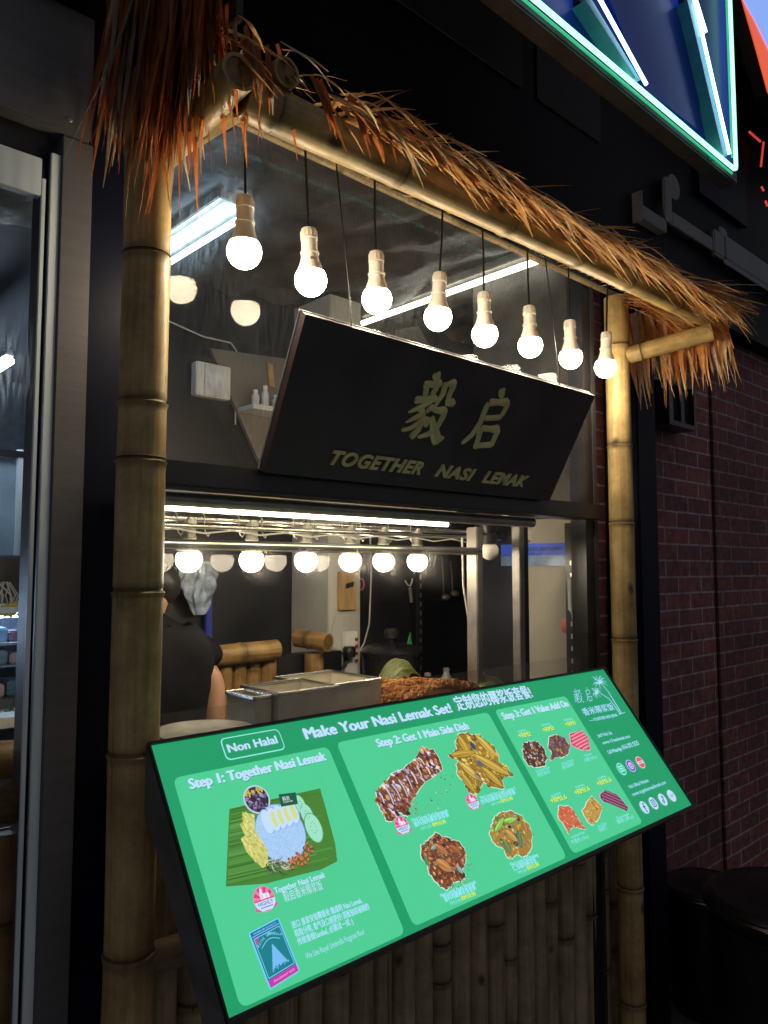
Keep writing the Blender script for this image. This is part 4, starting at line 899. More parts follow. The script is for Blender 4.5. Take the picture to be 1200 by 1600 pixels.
mb.build('round_icon', M_print, ms, local=True, color=True)
mb, c = icon(1035, 1249.7, R2, IC, IC); mcirc(mb, (c.x-R2*.15, c.y-R2*.3), R2*.3, DK, 4); mcirc(mb, (c.x-R2*.15, c.y-R2*.3), R2*.14, IC, 4.4); mline(mb, [(c.x+R2*.08, c.y-R2*.3), (c.x+R2*.08, c.y+R2*.62)], R2*.18, DK, 4.6); mline(mb, [(c.x+R2*.08, c.y+R2*.6), (c.x+R2*.25, c.y+R2*.35), (c.x+R2*.5, c.y+R2*.28)], R2*.18, DK, 4.6)
mb.build('round_icon', M_print, ms, local=True, color=True)
mb, c = icon(1048.7, 1243.7, R2, IC, IC); vs, fs, wd = text_mesh('小红书', offset=.01); k = R2*1.25/wd
mb.add([(c.x-R2*.62+v.x*k, c.y-R2*.22+v.y*k*1.25, 4.2*LV) for v in vs], fs, lin((90, 120, 190)))
mb.build('round_icon', M_print, ms, local=True, color=True)

# ------------------------------------------------------------------ hood, rails and lamps inside the kiosk
hd = thing('light_rail', 'steel tube with long warm LED strip under the black crossbeam', 'strip light', (1.2, 1.5, 1.68))
MB().tube([(.63, 1.385, 1.688), (1.90, 1.385, 1.688)], .015, 14).build('steel_tube', M_steel2, hd)
MB().box((.66, 1.44, 1.688), (1.62, 1.50, 1.73), bev=.002).build('lamp_housing', mat('lamp_housing_cream', (.5, .46, .32), .4), hd)
MB().tube([(.68, 1.46, 1.677), (1.60, 1.46, 1.675)], .0075, 10).build('led_tube', M_led, hd)
rl = thing('utensil_rail', 'polished steel utensil rail with wire hooks above the heat bulbs', 'rail', (1.4, 1.75, 1.67))
MB().tube([(.70, 1.75, 1.675), (2.19, 1.75, 1.675)], .009, 12).tube([(.70, 1.72, 1.655), (2.19, 1.72, 1.655)], .007, 12).build('rail_tube', M_steel, rl)
for px in (275, 318, 372, 408, 457, 490, 534, 562, 605, 640):
    q = at(px, 815, y=1.735); MB().tube([(q.x-.004, 1.735, 1.69), (q.x, 1.73, 1.684), (q.x+.003, 1.735, 1.66), (q.x+.006, 1.735, 1.64), (q.x+.014, 1.735, 1.632), (q.x+.02, 1.735, 1.642)], .0016, 6).build('wire_hook', M_steel2, rl)

MB().tube([(.72, 1.72, 1.648)]+[(.72+1.35*i/16, 1.715, 1.648-.010*(i % 2)) for i in range(1, 17)], .0022, 6).build('lamp_cable', M_wcord, rl)
tag(MB().tube([(.66, 1.56, 1.603), (1.86, 1.56, 1.603)], .0125, 16).build('guard_rail', M_steel), 'bright steel guard rail crossing in front of the heat bulbs', 'rail')
tag(MB().box((1.843, 1.555, 1.14), (1.873, 1.60, 1.68), bev=.003).build('steel_upright', M_dsteel), 'square steel upright behind the glass left of the black holder', 'upright')
u2 = thing('steel_upright', 'steel upright with dark back edge, right of the black bulb holder', 'upright', (2.0, 1.45, 1.14))
q = at(808, 900, y=1.45); q2 = at(816, 900, y=1.45); q3 = at(823, 900, y=1.45)
MB().box((q.x, 1.44, 1.14), (q2.x, 1.47, 1.68), bev=.002).build('front_face', M_dsteel, u2)
MB().box((q2.x+.0005, 1.452, 1.14), (q3.x+.012, 1.475, 1.68)).build('dark_edge', M_blackmetal, u2)
bh = thing('bulb_holder', 'unlit white bulb in a wide black holder at the rail end', 'light bulb', (0, 0, 0))
q = at(765, 860, y=1.60)
MB().ball((q.x, 1.60, q.z-.002), .030, sub=3).build('globe', M_cream, bh)
MB().lathe([(.017, .02), (.026, .022), (.026, .05), (.020, .055), (.033, .085), (.033, .10), (.012, .102)], (q.x, 1.60, q.z)).build('holder', M_cord, bh)
pv = at(827, 835, y=1.50)
al = thing('alarm_tag', 'small cream plastic box hanging from the steel tube by a loop', 'plastic tag', (pv.x, 1.5, pv.z))
MB().box((pv.x-.022, 1.50, pv.z-.024), (pv.x+.016, 1.512, pv.z+.014), bev=.005).build('box', M_cream, al)
MB().tube([(pv.x-.004, 1.505, pv.z+.014), (pv.x-.008, 1.50, pv.z+.035), (pv.x+.002, 1.495, pv.z+.045), (pv.x+.004, 1.505, pv.z+.014)], .0015, 6).build('loop', M_wcord, al)

# fluorescent tubes on the ceiling
def batten(name, x, y0, y1, z, n, glow, label, gap=.05, tr=.0115):
    t = thing(name, label, 'tube light', (x, y0, z))
    MB().box((x-.016-gap*(n-1)*.5, y0+.01, z+.024), (x+.016+gap*(n-1)*.5, y1, z+.055), bev=.003).build('housing', M_steel2, t)
    for i in range(n):
        xx = x+(i-(n-1)/2)*gap
        MB().tube([(xx, y0, z), (xx, y1, z)], tr, 12).build('tube', glow, t)
a = at(370, 318, z=2.60)
a2_ = at(370, 343, z=2.60); a1_ = at(370, 312, z=2.60)
batten('twin_tube_light', (a1_.x+a2_.x)/2, (a1_.y+a2_.y)/2, a1_.y+.70, 2.60, 2, M_tube_cool, 'cool white twin tube light on the ceiling by the left post', abs(a2_.x-a1_.x)*1.12, .0095)
tag(MB().box((a.x-.045, a.y+.02, 2.655), (a.x+.065, a.y+.66, 2.67)).build('ceiling_bracket', M_steel2), 'steel bracket above the twin tube light', 'bracket')
b1_, b2_ = at(603, 497, z=2.615), at(857, 404, z=2.615)
batten('tube_light', (b1_.x+b2_.x)/2-.02, b2_.y, b1_.y+.2, 2.615, 1, M_tube_warm, 'single warm tube light on the ceiling above the sign board')

# pillar, wall fittings
wp = thing('white_pillar', 'white painted pillar inside the kiosk holding the power strip', 'pillar', (1.96, 2.38, 0))
MB().box((1.885, 2.35, .012), (2.052, 2.598, 2.66), bev=.004).build('shaft', M_whitewall, wp)
db = thing('fuse_box', 'white wall fuse box with flap on the back wall, upper left', 'fuse box', (1.48, 2.58, 2.27))
MB().box((1.405, 2.555, 2.205), (1.555, 2.598, 2.335), bev=.004).build('cover', M_white, db)
MB().box((1.438, 2.548, 2.208), (1.513, 2.556, 2.331), bev=.002).build('flap', mat('fuse_flap', (.62, .64, .66), .4), db)
tag(MB().tube([(1.0, 2.592, 2.50), (1.22, 2.592, 2.49), (1.45, 2.592, 2.445), (1.575, 2.592, 2.445), (1.60, 2.592, 2.42), (1.60, 2.592, 2.12)], .0035, 8).build('wall_cable', M_wcord), 'thin white cable running along the back wall to the fuse box', 'cable')
gp = thing('lit_wall_patch', 'lit part of the back wall as a grey board, left edge slanted like the shadow', 'wall patch', (1.7, 2.56, 2.2))
MB().prism([(1.475, 2.575, 2.40), (1.885, 2.575, 2.43), (1.885, 2.575, 1.80), (1.80, 2.575, 1.80)], (0, .02, 0)).build('board', mat('lit_wall_grey', (.19, .17, .145), .6, var=.18, scale=5), gp)  # paler board for the lit wall; its slant draws the shadow edge
sh = thing('wall_shelf', 'small wall shelf behind the glass left of the sign board', 'shelf', (1.7, 2.5, 2.17))
MB().box((1.60, 2.46, 2.165), (1.884, 2.573, 2.185), bev=.002).build('plank', M_white, sh)
MB().box((1.86, 2.55, 2.08), (1.875, 2.573, 2.163)).build('bracket', M_steel2, sh)
for i, (bx, h, lab) in enumerate(((1.64, .055, 'short white bottle at the left end of the wall shelf'), (1.685, .075, 'tall white pump bottle on the wall shelf'), (1.74, .05, 'stout white tub on the wall shelf beside the bottles'))):
    t = thing('bottle', lab, 'bottle', (bx, 2.51, 2.186), 'white bottles on the wall shelf')
    r = .015+.004*(i == 2)
    MB().lathe([(r, 0), (r, h*.75), (r*.6, h*.9), (r*.55, h)], (bx, 2.51, 2.186), 18).build('body', M_white, t)
    MB().lathe([(r*.62, h), (r*.62, h*1.18), (r*.2, h*1.2)], (bx, 2.51, 2.1865), 14).build('cap', M_cream, t)
tg = at(422, 585, y=2.56)
tag(MB().hexa([(tg.x-.012, 2.562, tg.z+.05), (tg.x+.014, 2.562, tg.z+.045), (tg.x+.026, 2.562, tg.z-.05), (tg.x+.0, 2.562, tg.z-.045)], (0, .008, 0)).build('wooden_tag', mat('pale_wood', (.45, .28, .13), .6, scale=30)), 'small orange wooden tag hanging on the lit wall patch', 'tag')
dk = thing('grey_duct', 'grey sloped metal hood above the sign board under the tube light', 'duct', (2.2, 2.2, 2.5))
MB().prism([(2.0, 2.15, 2.30), (2.06, 2.15, 2.50), (2.19, 2.15, 2.545), (2.42, 2.15, 2.30)], (0, .2, 0)).build('hood', mat('duct_grey', (.17, .165, .16), .5, .2), dk)

tag(MB().box((at(531, 900, y=2.33).x, 2.325, at(545, 953, y=2.33).z), (at(556, 900, y=2.33).x, 2.347, at(545, 893, y=2.33).z), bev=.003).build('chopping_board', mat('board_wood', (.42, .27, .12), .5, var=.3, scale=20, stretch=(4, 1, .3))), 'wooden chopping board hung on the white pillar under a heat bulb', 'chopping board')
a = at(546, 915, y=2.322); cbd = bpy.data.objects['chopping_board']
MB().hexa([(a.x-.018, 2.3245, a.z-.012), (a.x+.022, 2.3245, a.z-.004), (a.x+.024, 2.3245, a.z+.016), (a.x-.016, 2.3245, a.z+.008)], (0, -.0025, 0)).build('dark_label', M_cord, cbd)
scs = thing('scissors', 'pair of scissors with pink handles hanging by the chopping board', 'scissors', (2.12, 2.42, 1.5))
a = at(561, 930, y=2.42); m_ = MB()
for dx in (-.012, .012): m_.tube([(a.x+dx+.016*math.cos(t), 2.42, a.z+.045+.024*math.sin(t)) for t in [i*.6 for i in range(12)]], .003, 6)
m_.build('handle', mat('pink_plastic', (.55, .10, .14), .4), scs)
MB().prism([(a.x-.006, 2.418, a.z+.02), (a.x+.008, 2.418, a.z+.02), (a.x+.004, 2.418, a.z-.055), (a.x-.002, 2.418, a.z-.07)], (0, .004, 0)).build('blade', M_steel, scs)
hkz = thing('hand_scraper', 'slingshot shaped hand scraper hanging head up on the dark wall', 'scraper', (2.3, 2.42, 1.5))
a = at(640, 920, y=2.41)
MB().tube([(a.x+.012, 2.41, a.z-.06), (a.x+.002, 2.41, a.z+.005)], .009, 10).build('handle', M_steel2, hkz)
MB().tube([(a.x-.028, 2.41, a.z+.036), (a.x-.012, 2.41, a.z+.018), (a.x+.004, 2.41, a.z+.012), (a.x+.014, 2.41, a.z+.028), (a.x+.018, 2.41, a.z+.045)], .0035, 8).build('fork', M_white, hkz)
tag(MB().tube([at(578, 820, y=2.40), at(580, 900, y=2.40), at(577, 975, y=2.40), at(569, 1005, y=2.40), at(553, 1030, y=2.38)], .0035, 8).build('power_cable', M_wcord), 'white power cable hanging down beside the chopping board', 'cable')
tag(MB().tube([at(722, 840, y=1.66), at(724, 915, y=1.66), at(735, 985, y=1.68), at(748, 1030, y=1.70), at(757, 1058, y=1.70)], .0035, 8).build('lamp_cable', M_wcord), 'white lamp cable slanting down past the left steel upright', 'cable')
ps = thing('power_strip', 'white power strip with black plugs and coiled cable on the pillar', 'power strip', (2.0, 2.33, 1.3))
a0, a1 = at(538, 987, y=2.33), at(556, 1056, y=2.33)
MB().box((a0.x, 2.318, a1.z), (a1.x, 2.347, a0.z), bev=.003).build('body', M_white, ps)
for i in range(4):
    zz = a0.z-.03-.028*i; MB().box((a1.x-.016, 2.312, zz-.008), (a1.x-.004, 2.317, zz+.004)).build('switch', mat('red_switch', (.4, .02, .02), .4) if i == 0 else MATS['red_switch'], ps)
c = at(545, 1018, y=2.30); MB().lathe([(.024, -.02), (.026, -.01), (.026, .012), (.02, .02)], (c.x, 2.298, c.z), 16).build('plug', M_cord, ps)
c = at(530, 1033, y=2.31); cl = MB()
for k in range(4): cl.tube([(c.x+(.032+.003*k)*math.cos(t), 2.318-.004*k, c.z+(.036-.002*k)*math.sin(t)) for t in [i*.35 for i in range(19)]], .0026, 6)
cl.build('coiled_cable', M_cord, ps)
MB().tube([at(527, 955, y=2.34), at(519, 985, y=2.34), at(519, 1008, y=2.34), at(530, 1016, y=2.33), at(543, 1008, y=2.32)], .0022, 6).build('white_lead', M_wcord, ps)

# stock pot
a = at(612, 1035, y=2.05)
pt = thing('stock_pot', 'big black lidded soup pot standing on the back counter', 'pot', (a.x, 2.05, 1.0))
zt = at(612, 1018, y=2.05).z
MB().lathe([(.085, 0), (.102, .02), (.107, zt-1.0-.025), (.111, zt-1.0-.01)], (a.x, 2.05, 1.0), 36).build('body', M_plastic, pt)
MB().lathe([(.115, zt-1.0-.009), (.117, zt-1.0+.002), (.10, zt-1.0+.018), (.04, zt-1.0+.03), (.012, zt-1.0+.032)], (a.x, 2.05, 1.0), 36).build('lid', M_plastic, pt)
MB().lathe([(.012, zt-1.0+.033), (.013, zt-1.0+.045), (.026, zt-1.0+.05), (.028, zt-1.0+.075), (.02, zt-1.0+.085)], (a.x, 2.05, 1.0), 18).build('knob', M_cord, pt)
stk = MB(); ang0 = math.radians(225)
cs = [math.radians(d) for d in range(226, 266, 6)]
zb_, ztp = zt-1.0-.085, zt-1.0-.03
for i in range(len(cs)-1):
    p0 = Vector((a.x+.1088*math.cos(cs[i]), 2.05+.1088*math.sin(cs[i]), 1.0)); p1 = Vector((a.x+.1088*math.cos(cs[i+1]), 2.05+.1088*math.sin(cs[i+1]), 1.0))
    H = Vector((0, 0, 1)); hh = ztp-zb_
    for v0, v1, col in ((0, .22, (.6, .58, .52)), (.22, .34, (.55, .12, .06) if i % 2 else (.5, .45, .4)), (.34, .62, random.choice([(.6, .58, .52), (.1, .08, .07), (.5, .2, .1)])), (.62, 1, (.35, .33, .3) if i in (1, 4) else (.6, .58, .52))):
        stk.poly([p0+H*(zb_+hh*v0), p1+H*(zb_+hh*v0), p1+H*(zb_+hh*v1), p0+H*(zb_+hh*v1)], col)
stk.build('printed_sticker', M_food, pt, color=True)
tag(MB().box((1.30, 1.87, .96), (2.62, 2.38, .999), bev=.004).build('back_counter', M_steel2), 'steel back counter under the black pot', 'counter')
gs = thing('green_spatula', 'bright green plastic spatula standing by the black pot', 'spatula', (2.2, 2.2, 1.2)); a = at(640, 1005, y=2.2)
MB().prism([(a.x-.018, 2.198, a.z-.022), (a.x+.012, 2.198, a.z-.026), (a.x+.010, 2.198, a.z+.01), (a.x+.004, 2.198, a.z+.042), (a.x-.008, 2.198, a.z+.01)], (0, .006, 0)).build('head', mat('green_plastic', (.06, .42, .08), .4), gs)
MB().tube([(a.x-.002, 2.2, a.z-.022), (a.x-.006, 2.2, a.z-.11)], .005, 8).build('handle', MATS['green_plastic'], gs)
rk = MB()
for px in (657, 789):
    a = at(px, 900, y=2.40); rk.box((a.x-.012, 2.395, .6), (a.x+.012, 2.42, 1.72))
t = thing('rack_upright', 'dark slotted steel rack upright on the back wall', 'rack', (2.5, 2.4, .6)); rk.build('upright', M_blackmetal, t)
ho = MB()
for px in (657, 789):
    for i in range(16):
        a = at(px, 900, y=2.395); ho.box((a.x-.004, 2.3935, 1.10+.04*i), (a.x+.004, 2.3945, 1.12+.04*i))
ho.build('slot', M_steel2, t)

ba = thing('black_apron', 'black plastic apron hanging in folds on the dark wall between the steel uprights', 'apron', (2.6, 2.40, 1.5)); m_ = MB(); a = at(772, 930, y=2.40)
for j in range(21):
    for i in range(25):
        u, v = i/24-.5, j/20; m_.v.append(Vector((a.x+u*(.13+.05*v), 2.395+.014*math.sin(u*26+2*v)+.012*mnoise.noise((u*8, v*4, 0)), a.z+.14-.34*v)))
for j in range(20):
    for i in range(24): b_ = j*25+i; m_.f.append((b_, b_+1, b_+26, b_+25)); m_.c.append((1, 1, 1)); m_.sm.append(True)
m_.build('sheet', mat('black_vinyl', (.012, .012, .014), .22, bump=.1, bscale=20), ba)
MB().tube([(a.x-.05, 2.40, a.z+.135), (a.x, 2.415, a.z+.20), (a.x+.05, 2.40, a.z+.135)], .003, 6).build('neck_loop', M_cord, ba)
for px, hl, lab in ((690, .17, 'steel ladle hanging on the dark wall left of the first steel upright'), (704, .14, 'short steel skimmer hanging next to the ladle on the dark wall')):
    a = at(px, 900, y=2.41); t = thing('ladle', lab, 'ladle', a)
    MB().tube([(a.x, 2.41, a.z+hl*.5), (a.x+.004, 2.405, a.z), (a.x+.002, 2.40, a.z-hl*.5)], .0032, 6).build('handle', M_dsteel, t)
    MB().ball((a.x+.002, 2.385, a.z-hl*.5-.012), .026, sc=(1, .7, .6)).build('bowl', M_dsteel, t)
for i, (px, h, lab, mm_) in enumerate(((668, .12, 'dark soy sauce bottle standing on the back counter right of the pot', M_cord), (681, .09, 'squat cream tub standing beside the dark bottle on the back counter', M_cream), (697, .13, 'tall white squeeze bottle on the back counter beside the cream tub', M_white))):
    a = at(px, 1000, y=2.2); t = thing('bottle', lab, 'bottle', (a.x, 2.2, 1.0), 'containers on the back counter')
    MB().lathe([(.03, 0), (.03, h*.62), (.013, h*.82), (.012, h*.9)], (a.x, 2.2, 1.0), 20).build('body', mm_, t)
    MB().lathe([(.014, h*.905), (.014, h), (.004, h*1.02)], (a.x, 2.2, 1.0), 14).build('cap', M_wcord, t)

# food counter, trays, food
ct = thing('food_counter', 'steel serving counter behind the lower glass', 'counter', (1.4, 1.7, 1.1))
MB().box((.66, 1.40, 1.10), (2.19, 1.86, 1.14), bev=.004).build('worktop', M_steel, ct)
MB().box((.70, 1.45, .1), (2.15, 1.84, 1.098)).build('base', M_steel2, ct)
MB().tube([(.66, 1.41, 1.145), (2.19, 1.41, 1.145)], .006, 8).build('front_lip', M_steel2, ct)
M_traysteel = mat('tray_steel', (.68, .63, .52), .38, .35, var=.12, scale=12)
def tray(x0, y0, x1, y1, zr, dep, label):
    t = thing('food_tray', label, 'food tray', ((x0+x1)/2, (y0+y1)/2, zr-dep), 'steel food trays on the counter')
    m = MB(); th_ = .002; o = .009
    m.box((x0, y0, zr-dep), (x1, y0+th_, zr)).box((x0, y1-th_, zr-dep), (x1, y1, zr)).box((x0, y0+th_, zr-dep), (x0+th_, y1-th_, zr)).box((x1-th_, y0+th_, zr-dep), (x1, y1-th_, zr)).box((x0+th_, y0+th_, zr-dep), (x1-th_, y1-th_, zr-dep+th_))
    m.build('pan', M_traysteel, t)
    r = MB(); r.tube([(x0, y0, zr+.001), (x1, y0, zr+.001), (x1, y1, zr+.001), (x0, y1, zr+.001), (x0, y0, zr+.001)], .0055, 8); r.build('rim', M_steel, t)
    return t
tray(1.055, 1.50, 1.235, 1.66, 1.252, .110, 'steel food tray nearest the glass, in front of the bamboo screen')
tray(1.000, 1.52, 1.048, 1.64, 1.246, .104, 'narrow steel food tray at the left, beside the person')
tray(1.250, 1.58, 1.455, 1.80, 1.240, .099, 'large cream lit steel tray right of the other trays')
a = at(330, 1150, y=1.47)
bw = thing('steel_bowl', 'shallow round steel bowl behind the notice box of the screen', 'bowl', (a.x, 1.47, 1.14))
zt = at(330, 1134, y=1.5).z
MB().lathe([(.05, 0), (.10, zt-1.14-.010), (.108, zt-1.14-.006), (.104, zt-1.14-.006), (.09, zt-1.14-.016)], (a.x, 1.50, 1.141), 40).build('body', M_dsteel, bw)
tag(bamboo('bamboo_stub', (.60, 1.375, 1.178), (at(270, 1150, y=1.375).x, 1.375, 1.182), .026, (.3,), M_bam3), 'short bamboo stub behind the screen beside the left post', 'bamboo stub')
fd = thing('banana_leaf_food', 'heap of orange crumbs on banana leaves at the counter edge', 'food', (1.7, 1.6, 1.14))
cr = MB(); rnd = random.Random(3)
for i in range(1500):
    u, v = rnd.random(), rnd.random(); px, py = 612+115*u, 1090-40*v
    q = at(px, py, y=1.56+.22*v); zt = 1.165+.05*math.sin(math.pi*u)*(1-.4*v)
    s = rnd.uniform(.003, .006); c = rnd.choice([(.42, .16, .04), (.52, .24, .07), (.32, .11, .03), (.58, .30, .10)])
    qx = 1.47+.36*u; qy = 1.50+.28*v
    cr.box((qx-s, qy-s, zt-s+rnd.uniform(0, .012)), (qx+s*rnd.uniform(.4, 1), qy+s, zt+s*.8+rnd.uniform(0, .012)), c)
cr.box((1.47, 1.50, 1.141), (1.84, 1.79, 1.168), (.35, .15, .04))
cr.build('crumbs', M_food, fd, color=True)
M_leaf = mat('banana_leaf', (.105, .12, .032), .5, var=.5, scale=16, bump=.6, bscale=40, stretch=(1, 6, 1))
def leaf(x0, y0, x1, y1, z0, rise, wdt, fold):
    m = MB(); n = 16; k = 8; a = Vector((x0, y0, z0)); b = Vector((x1, y1, z0)); d = (b-a).normalized(); s = d.cross(Vector((0, 0, 1)))
    for i in range(n+1):
        t = i/n; w_ = wdt*(.55+.45*math.sin(math.pi*t))
        for j in range(k+1):
            u = j/k*2-1
            p = a.lerp(b, t)+s*w_*u*(1-.35*fold*abs(u)); p.z += rise*math.sin(math.pi*min(1, t*1.1))*(1-u*u*.7)+.010*mnoise.noise((p.x*30, p.y*30, 2))+fold*.04*abs(u)
            m.v.append(p)
    for i in range(n):
        for j in range(k):
            c = i*(k+1)+j; m.f.append((c, c+1, c+k+2, c+k+1)); m.c.append((1, 1, 1)); m.sm.append(True)
    return m
for args in ((1.60, 1.72, 1.80, 1.80, 1.19, .075, .055, .2), (1.80, 1.52, 2.02, 1.62, 1.15, .06, .06, .1), (1.54, 1.47, 1.78, 1.50, 1.15, .035, .04, .5), (1.46, 1.62, 1.58, 1.76, 1.17, .035, .04, .6)):
    leaf(*args).build('leaf', M_leaf, fd)

# bamboo screen inside
bs = thing('bamboo_screen', 'low bamboo pole screen with split top rail right of the person', 'bamboo screen', (1.3, 2.2, 0))
xa, xb = at(345, 1010, y=2.2).x, at(424, 1000, y=2.2).x; zt = at(385, 1003, y=2.2).z
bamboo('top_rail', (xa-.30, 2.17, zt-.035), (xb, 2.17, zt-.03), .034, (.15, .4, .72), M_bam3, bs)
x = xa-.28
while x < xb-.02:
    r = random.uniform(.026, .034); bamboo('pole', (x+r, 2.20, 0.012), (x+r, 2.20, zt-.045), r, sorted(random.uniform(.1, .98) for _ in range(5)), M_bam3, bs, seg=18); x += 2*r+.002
b2s = thing('bamboo_stand', 'sawn bamboo log on a short upright beside the white pillar', 'bamboo stand', (1.75, 2.2, 0))
e = at(498, 1003, y=2.16)
bamboo('log', (e.x+.012, 2.12, e.z), (e.x-.03, 2.25, e.z+.01), .032, (.6,), M_bam3, b2s)
bamboo('upright', (e.x+.02, 2.20, .012), (e.x+.01, 2.20, e.z-.043), .036, (.3, .6, .9), M_bam3, b2s)
tag(MB().box((1.39, 2.24, .012), (1.86, 2.30, 1.24)).build('black_cabinet', M_inblack), 'matt black low cabinet between the two bamboo stands', 'cabinet')

# bag, apron
bg_ = MB(); a = at(310, 918, y=2.55); nU, nV = 56, 30
for j in range(nV+1):
    for i in range(nU):
        t = 2*math.pi*i/nU; v = j/nV; r = .016+.046*math.sin(math.pi*min(.98, v*.80+.16)); z = a.z+.10-.20*v
        if j == 0: r = .006
        k_ = 1+.5*mnoise.noise((math.cos(t)*1.6, math.sin(t)*1.6+3, v*2.5))+.22*math.sin(7*t+4*v)*(1-.5*v)+.25*mnoise.noise((math.cos(t)*4, math.sin(t)*4, v*6)); bg_.v.append(Vector((a.x+r*k_*math.cos(t), 2.545+.6*r*k_*math.sin(t), z)))
for j in range(nV):
    for i in range(nU):
        b_ = (i+1) % nU; bg_.f.append((j*nU+i, j*nU+b_, (j+1)*nU+b_, (j+1)*nU+i)); bg_.c.append((1, 1, 1)); bg_.sm.append(True)
bg_.f.append(tuple(range(nV*nU+nU-1, nV*nU-1, -1))); bg_.c.append((1, 1, 1)); bg_.sm.append(True)
tag(bg_.build('plastic_bag', mat('bag_print', (.36, .44, .56), .35, var=.6, scale=26)), 'crumpled pale blue plastic bag hanging on the wall behind the person', 'plastic bag')
ap = thing('hanging_apron', 'narrow blue cloth with yellow top hanging beside the plastic bag', 'cloth', (1.55, 2.57, 1.6))
a = at(327, 900, y=2.57)
MB().box((a.x-.012, 2.562, a.z-.06), (a.x+.008, 2.575, a.z+.05), bev=.003).build('yellow_strap', mat('yellow_cloth', (.55, .40, .04), .7), ap)
MB().box((a.x-.016, 2.560, a.z-.30), (a.x+.012, 2.578, a.z-.062), bev=.003).build('blue_cloth', mat('blue_cloth', (.03, .05, .35), .7), ap)

# things on the side wall at the right
oh = thing('hours_reflection', 'painted blue glass reflection of opening hours lettering, set on the side wall', 'reflection', (2.19, 1.5, 1.6))  # reflection in the front glass, built as coloured bands with reversed lettering
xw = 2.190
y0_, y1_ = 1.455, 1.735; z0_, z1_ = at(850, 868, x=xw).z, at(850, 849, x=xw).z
MB().box((xw, y0_, z0_), (xw+.004, y1_, z1_), bev=.0008).build('reflected_blue_band', mat('reflection_blue', (.06, .14, .95), .3, var=.1), oh)
MB().box((xw, y0_, z0_-.035), (xw+.003, y1_, z0_-.001)).build('reflected_pale_band', mat('reflection_pale', (.16, .26, .48), .3, var=.4, scale=18), oh)
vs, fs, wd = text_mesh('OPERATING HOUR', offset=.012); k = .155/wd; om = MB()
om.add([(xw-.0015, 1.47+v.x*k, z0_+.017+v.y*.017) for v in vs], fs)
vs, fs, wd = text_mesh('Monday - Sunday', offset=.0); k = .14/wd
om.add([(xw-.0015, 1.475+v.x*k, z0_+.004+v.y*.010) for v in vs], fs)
om.build('mirrored_lettering', mat('reflection_ink', (.02, .02, .03), .4), oh)
cu = thing('corner_upright', 'black perforated upright at the right end of the beige wall', 'upright', (2.17, 1.44, 1.1))
MB().box((2.165, 1.405, .9), (2.193, 1.448, 1.70), bev=.002).build('post', M_blackmetal, cu)
m_ = MB()
for i in range(12): m_.box((2.1635, 1.420, 1.12+.04*i), (2.1645, 1.428, 1.135+.04*i))
m_.build('slot', M_steel2, cu)
a = at(897, 928, y=1.39)
so = thing('wall_socket', 'white double wall socket with bundled white leads in the right corner', 'socket', (a.x, 1.39, a.z))
MB().box((a.x-.020, 1.385, a.z-.055), (a.x+.025, 1.403, a.z+.055), bev=.004).box((a.x-.016, 1.3835, a.z-.001), (a.x+.021, 1.386, a.z+.001)).build('plate', M_white, so)
m_ = MB()
for k in range(4):
    m_.tube([(a.x-.02+.012*k, 1.385, a.z+.045-.03*k), (a.x-.032+.01*k, 1.38, a.z-.03), (a.x-.012+.008*k, 1.38, a.z-.13), (a.x-.006+.006*k+random.uniform(-.01, .01), 1.38, a.z-.22), (a.x-.018+.008*k, 1.38, a.z-.36)], .0038, 8)
m_.build('lead', M_wcord, so)
a = at(883, 978, x=2.18)
tag(MB().ball((2.182, a.y, a.z), .020, sc=(.5, .9, 1.25), sub=3).build('red_timer', mat('coral_plastic', (.62, .16, .14), .4)), 'coral red oval timer stuck on the black upright', 'timer')
a = at(868, 1035, y=1.56)
fa = thing('black_faucet', 'black curved tap beside the steel sink at the right end', 'tap', (a.x, 1.56, 1.14))
MB().tube([(a.x-.03, 1.56, 1.12), (a.x-.028, 1.56, a.z+.005), (a.x-.018, 1.56, a.z+.03), (a.x+.0, 1.56, a.z+.035), (a.x+.014, 1.56, a.z+.02)], .007, 10).build('spout', M_cord, fa)
MB().prism([(a.x-.03, 1.55, a.z-.03), (a.x+.05, 1.55, a.z-.028), (a.x+.028, 1.55, a.z+.005), (a.x+.01, 1.55, a.z+.002)], (0, .03, 0)).build('body', M_cord, fa)
sv = at(873, 806+10, y=1.66)
tag(MB().box((2.08, 1.63, sv.z-.012), (2.194, 1.738, sv.z-.002), bev=.002).build('corner_shelf', M_cream), 'small cream corner shelf under the crossbeam at the right', 'shelf')
ja = thing('spice_jar', 'small pale lidded jar standing on the corner shelf', 'jar', (2.13, 1.67, sv.z))
MB().lathe([(.013, 0), (.013, .034), (.011, .037)], (2.12, 1.66, sv.z), 18).build('glass_body', M_cream, ja)
MB().lathe([(.0135, .0375), (.0135, .046), (.003, .047)], (2.12, 1.66, sv.z), 18).build('lid', M_white, ja)

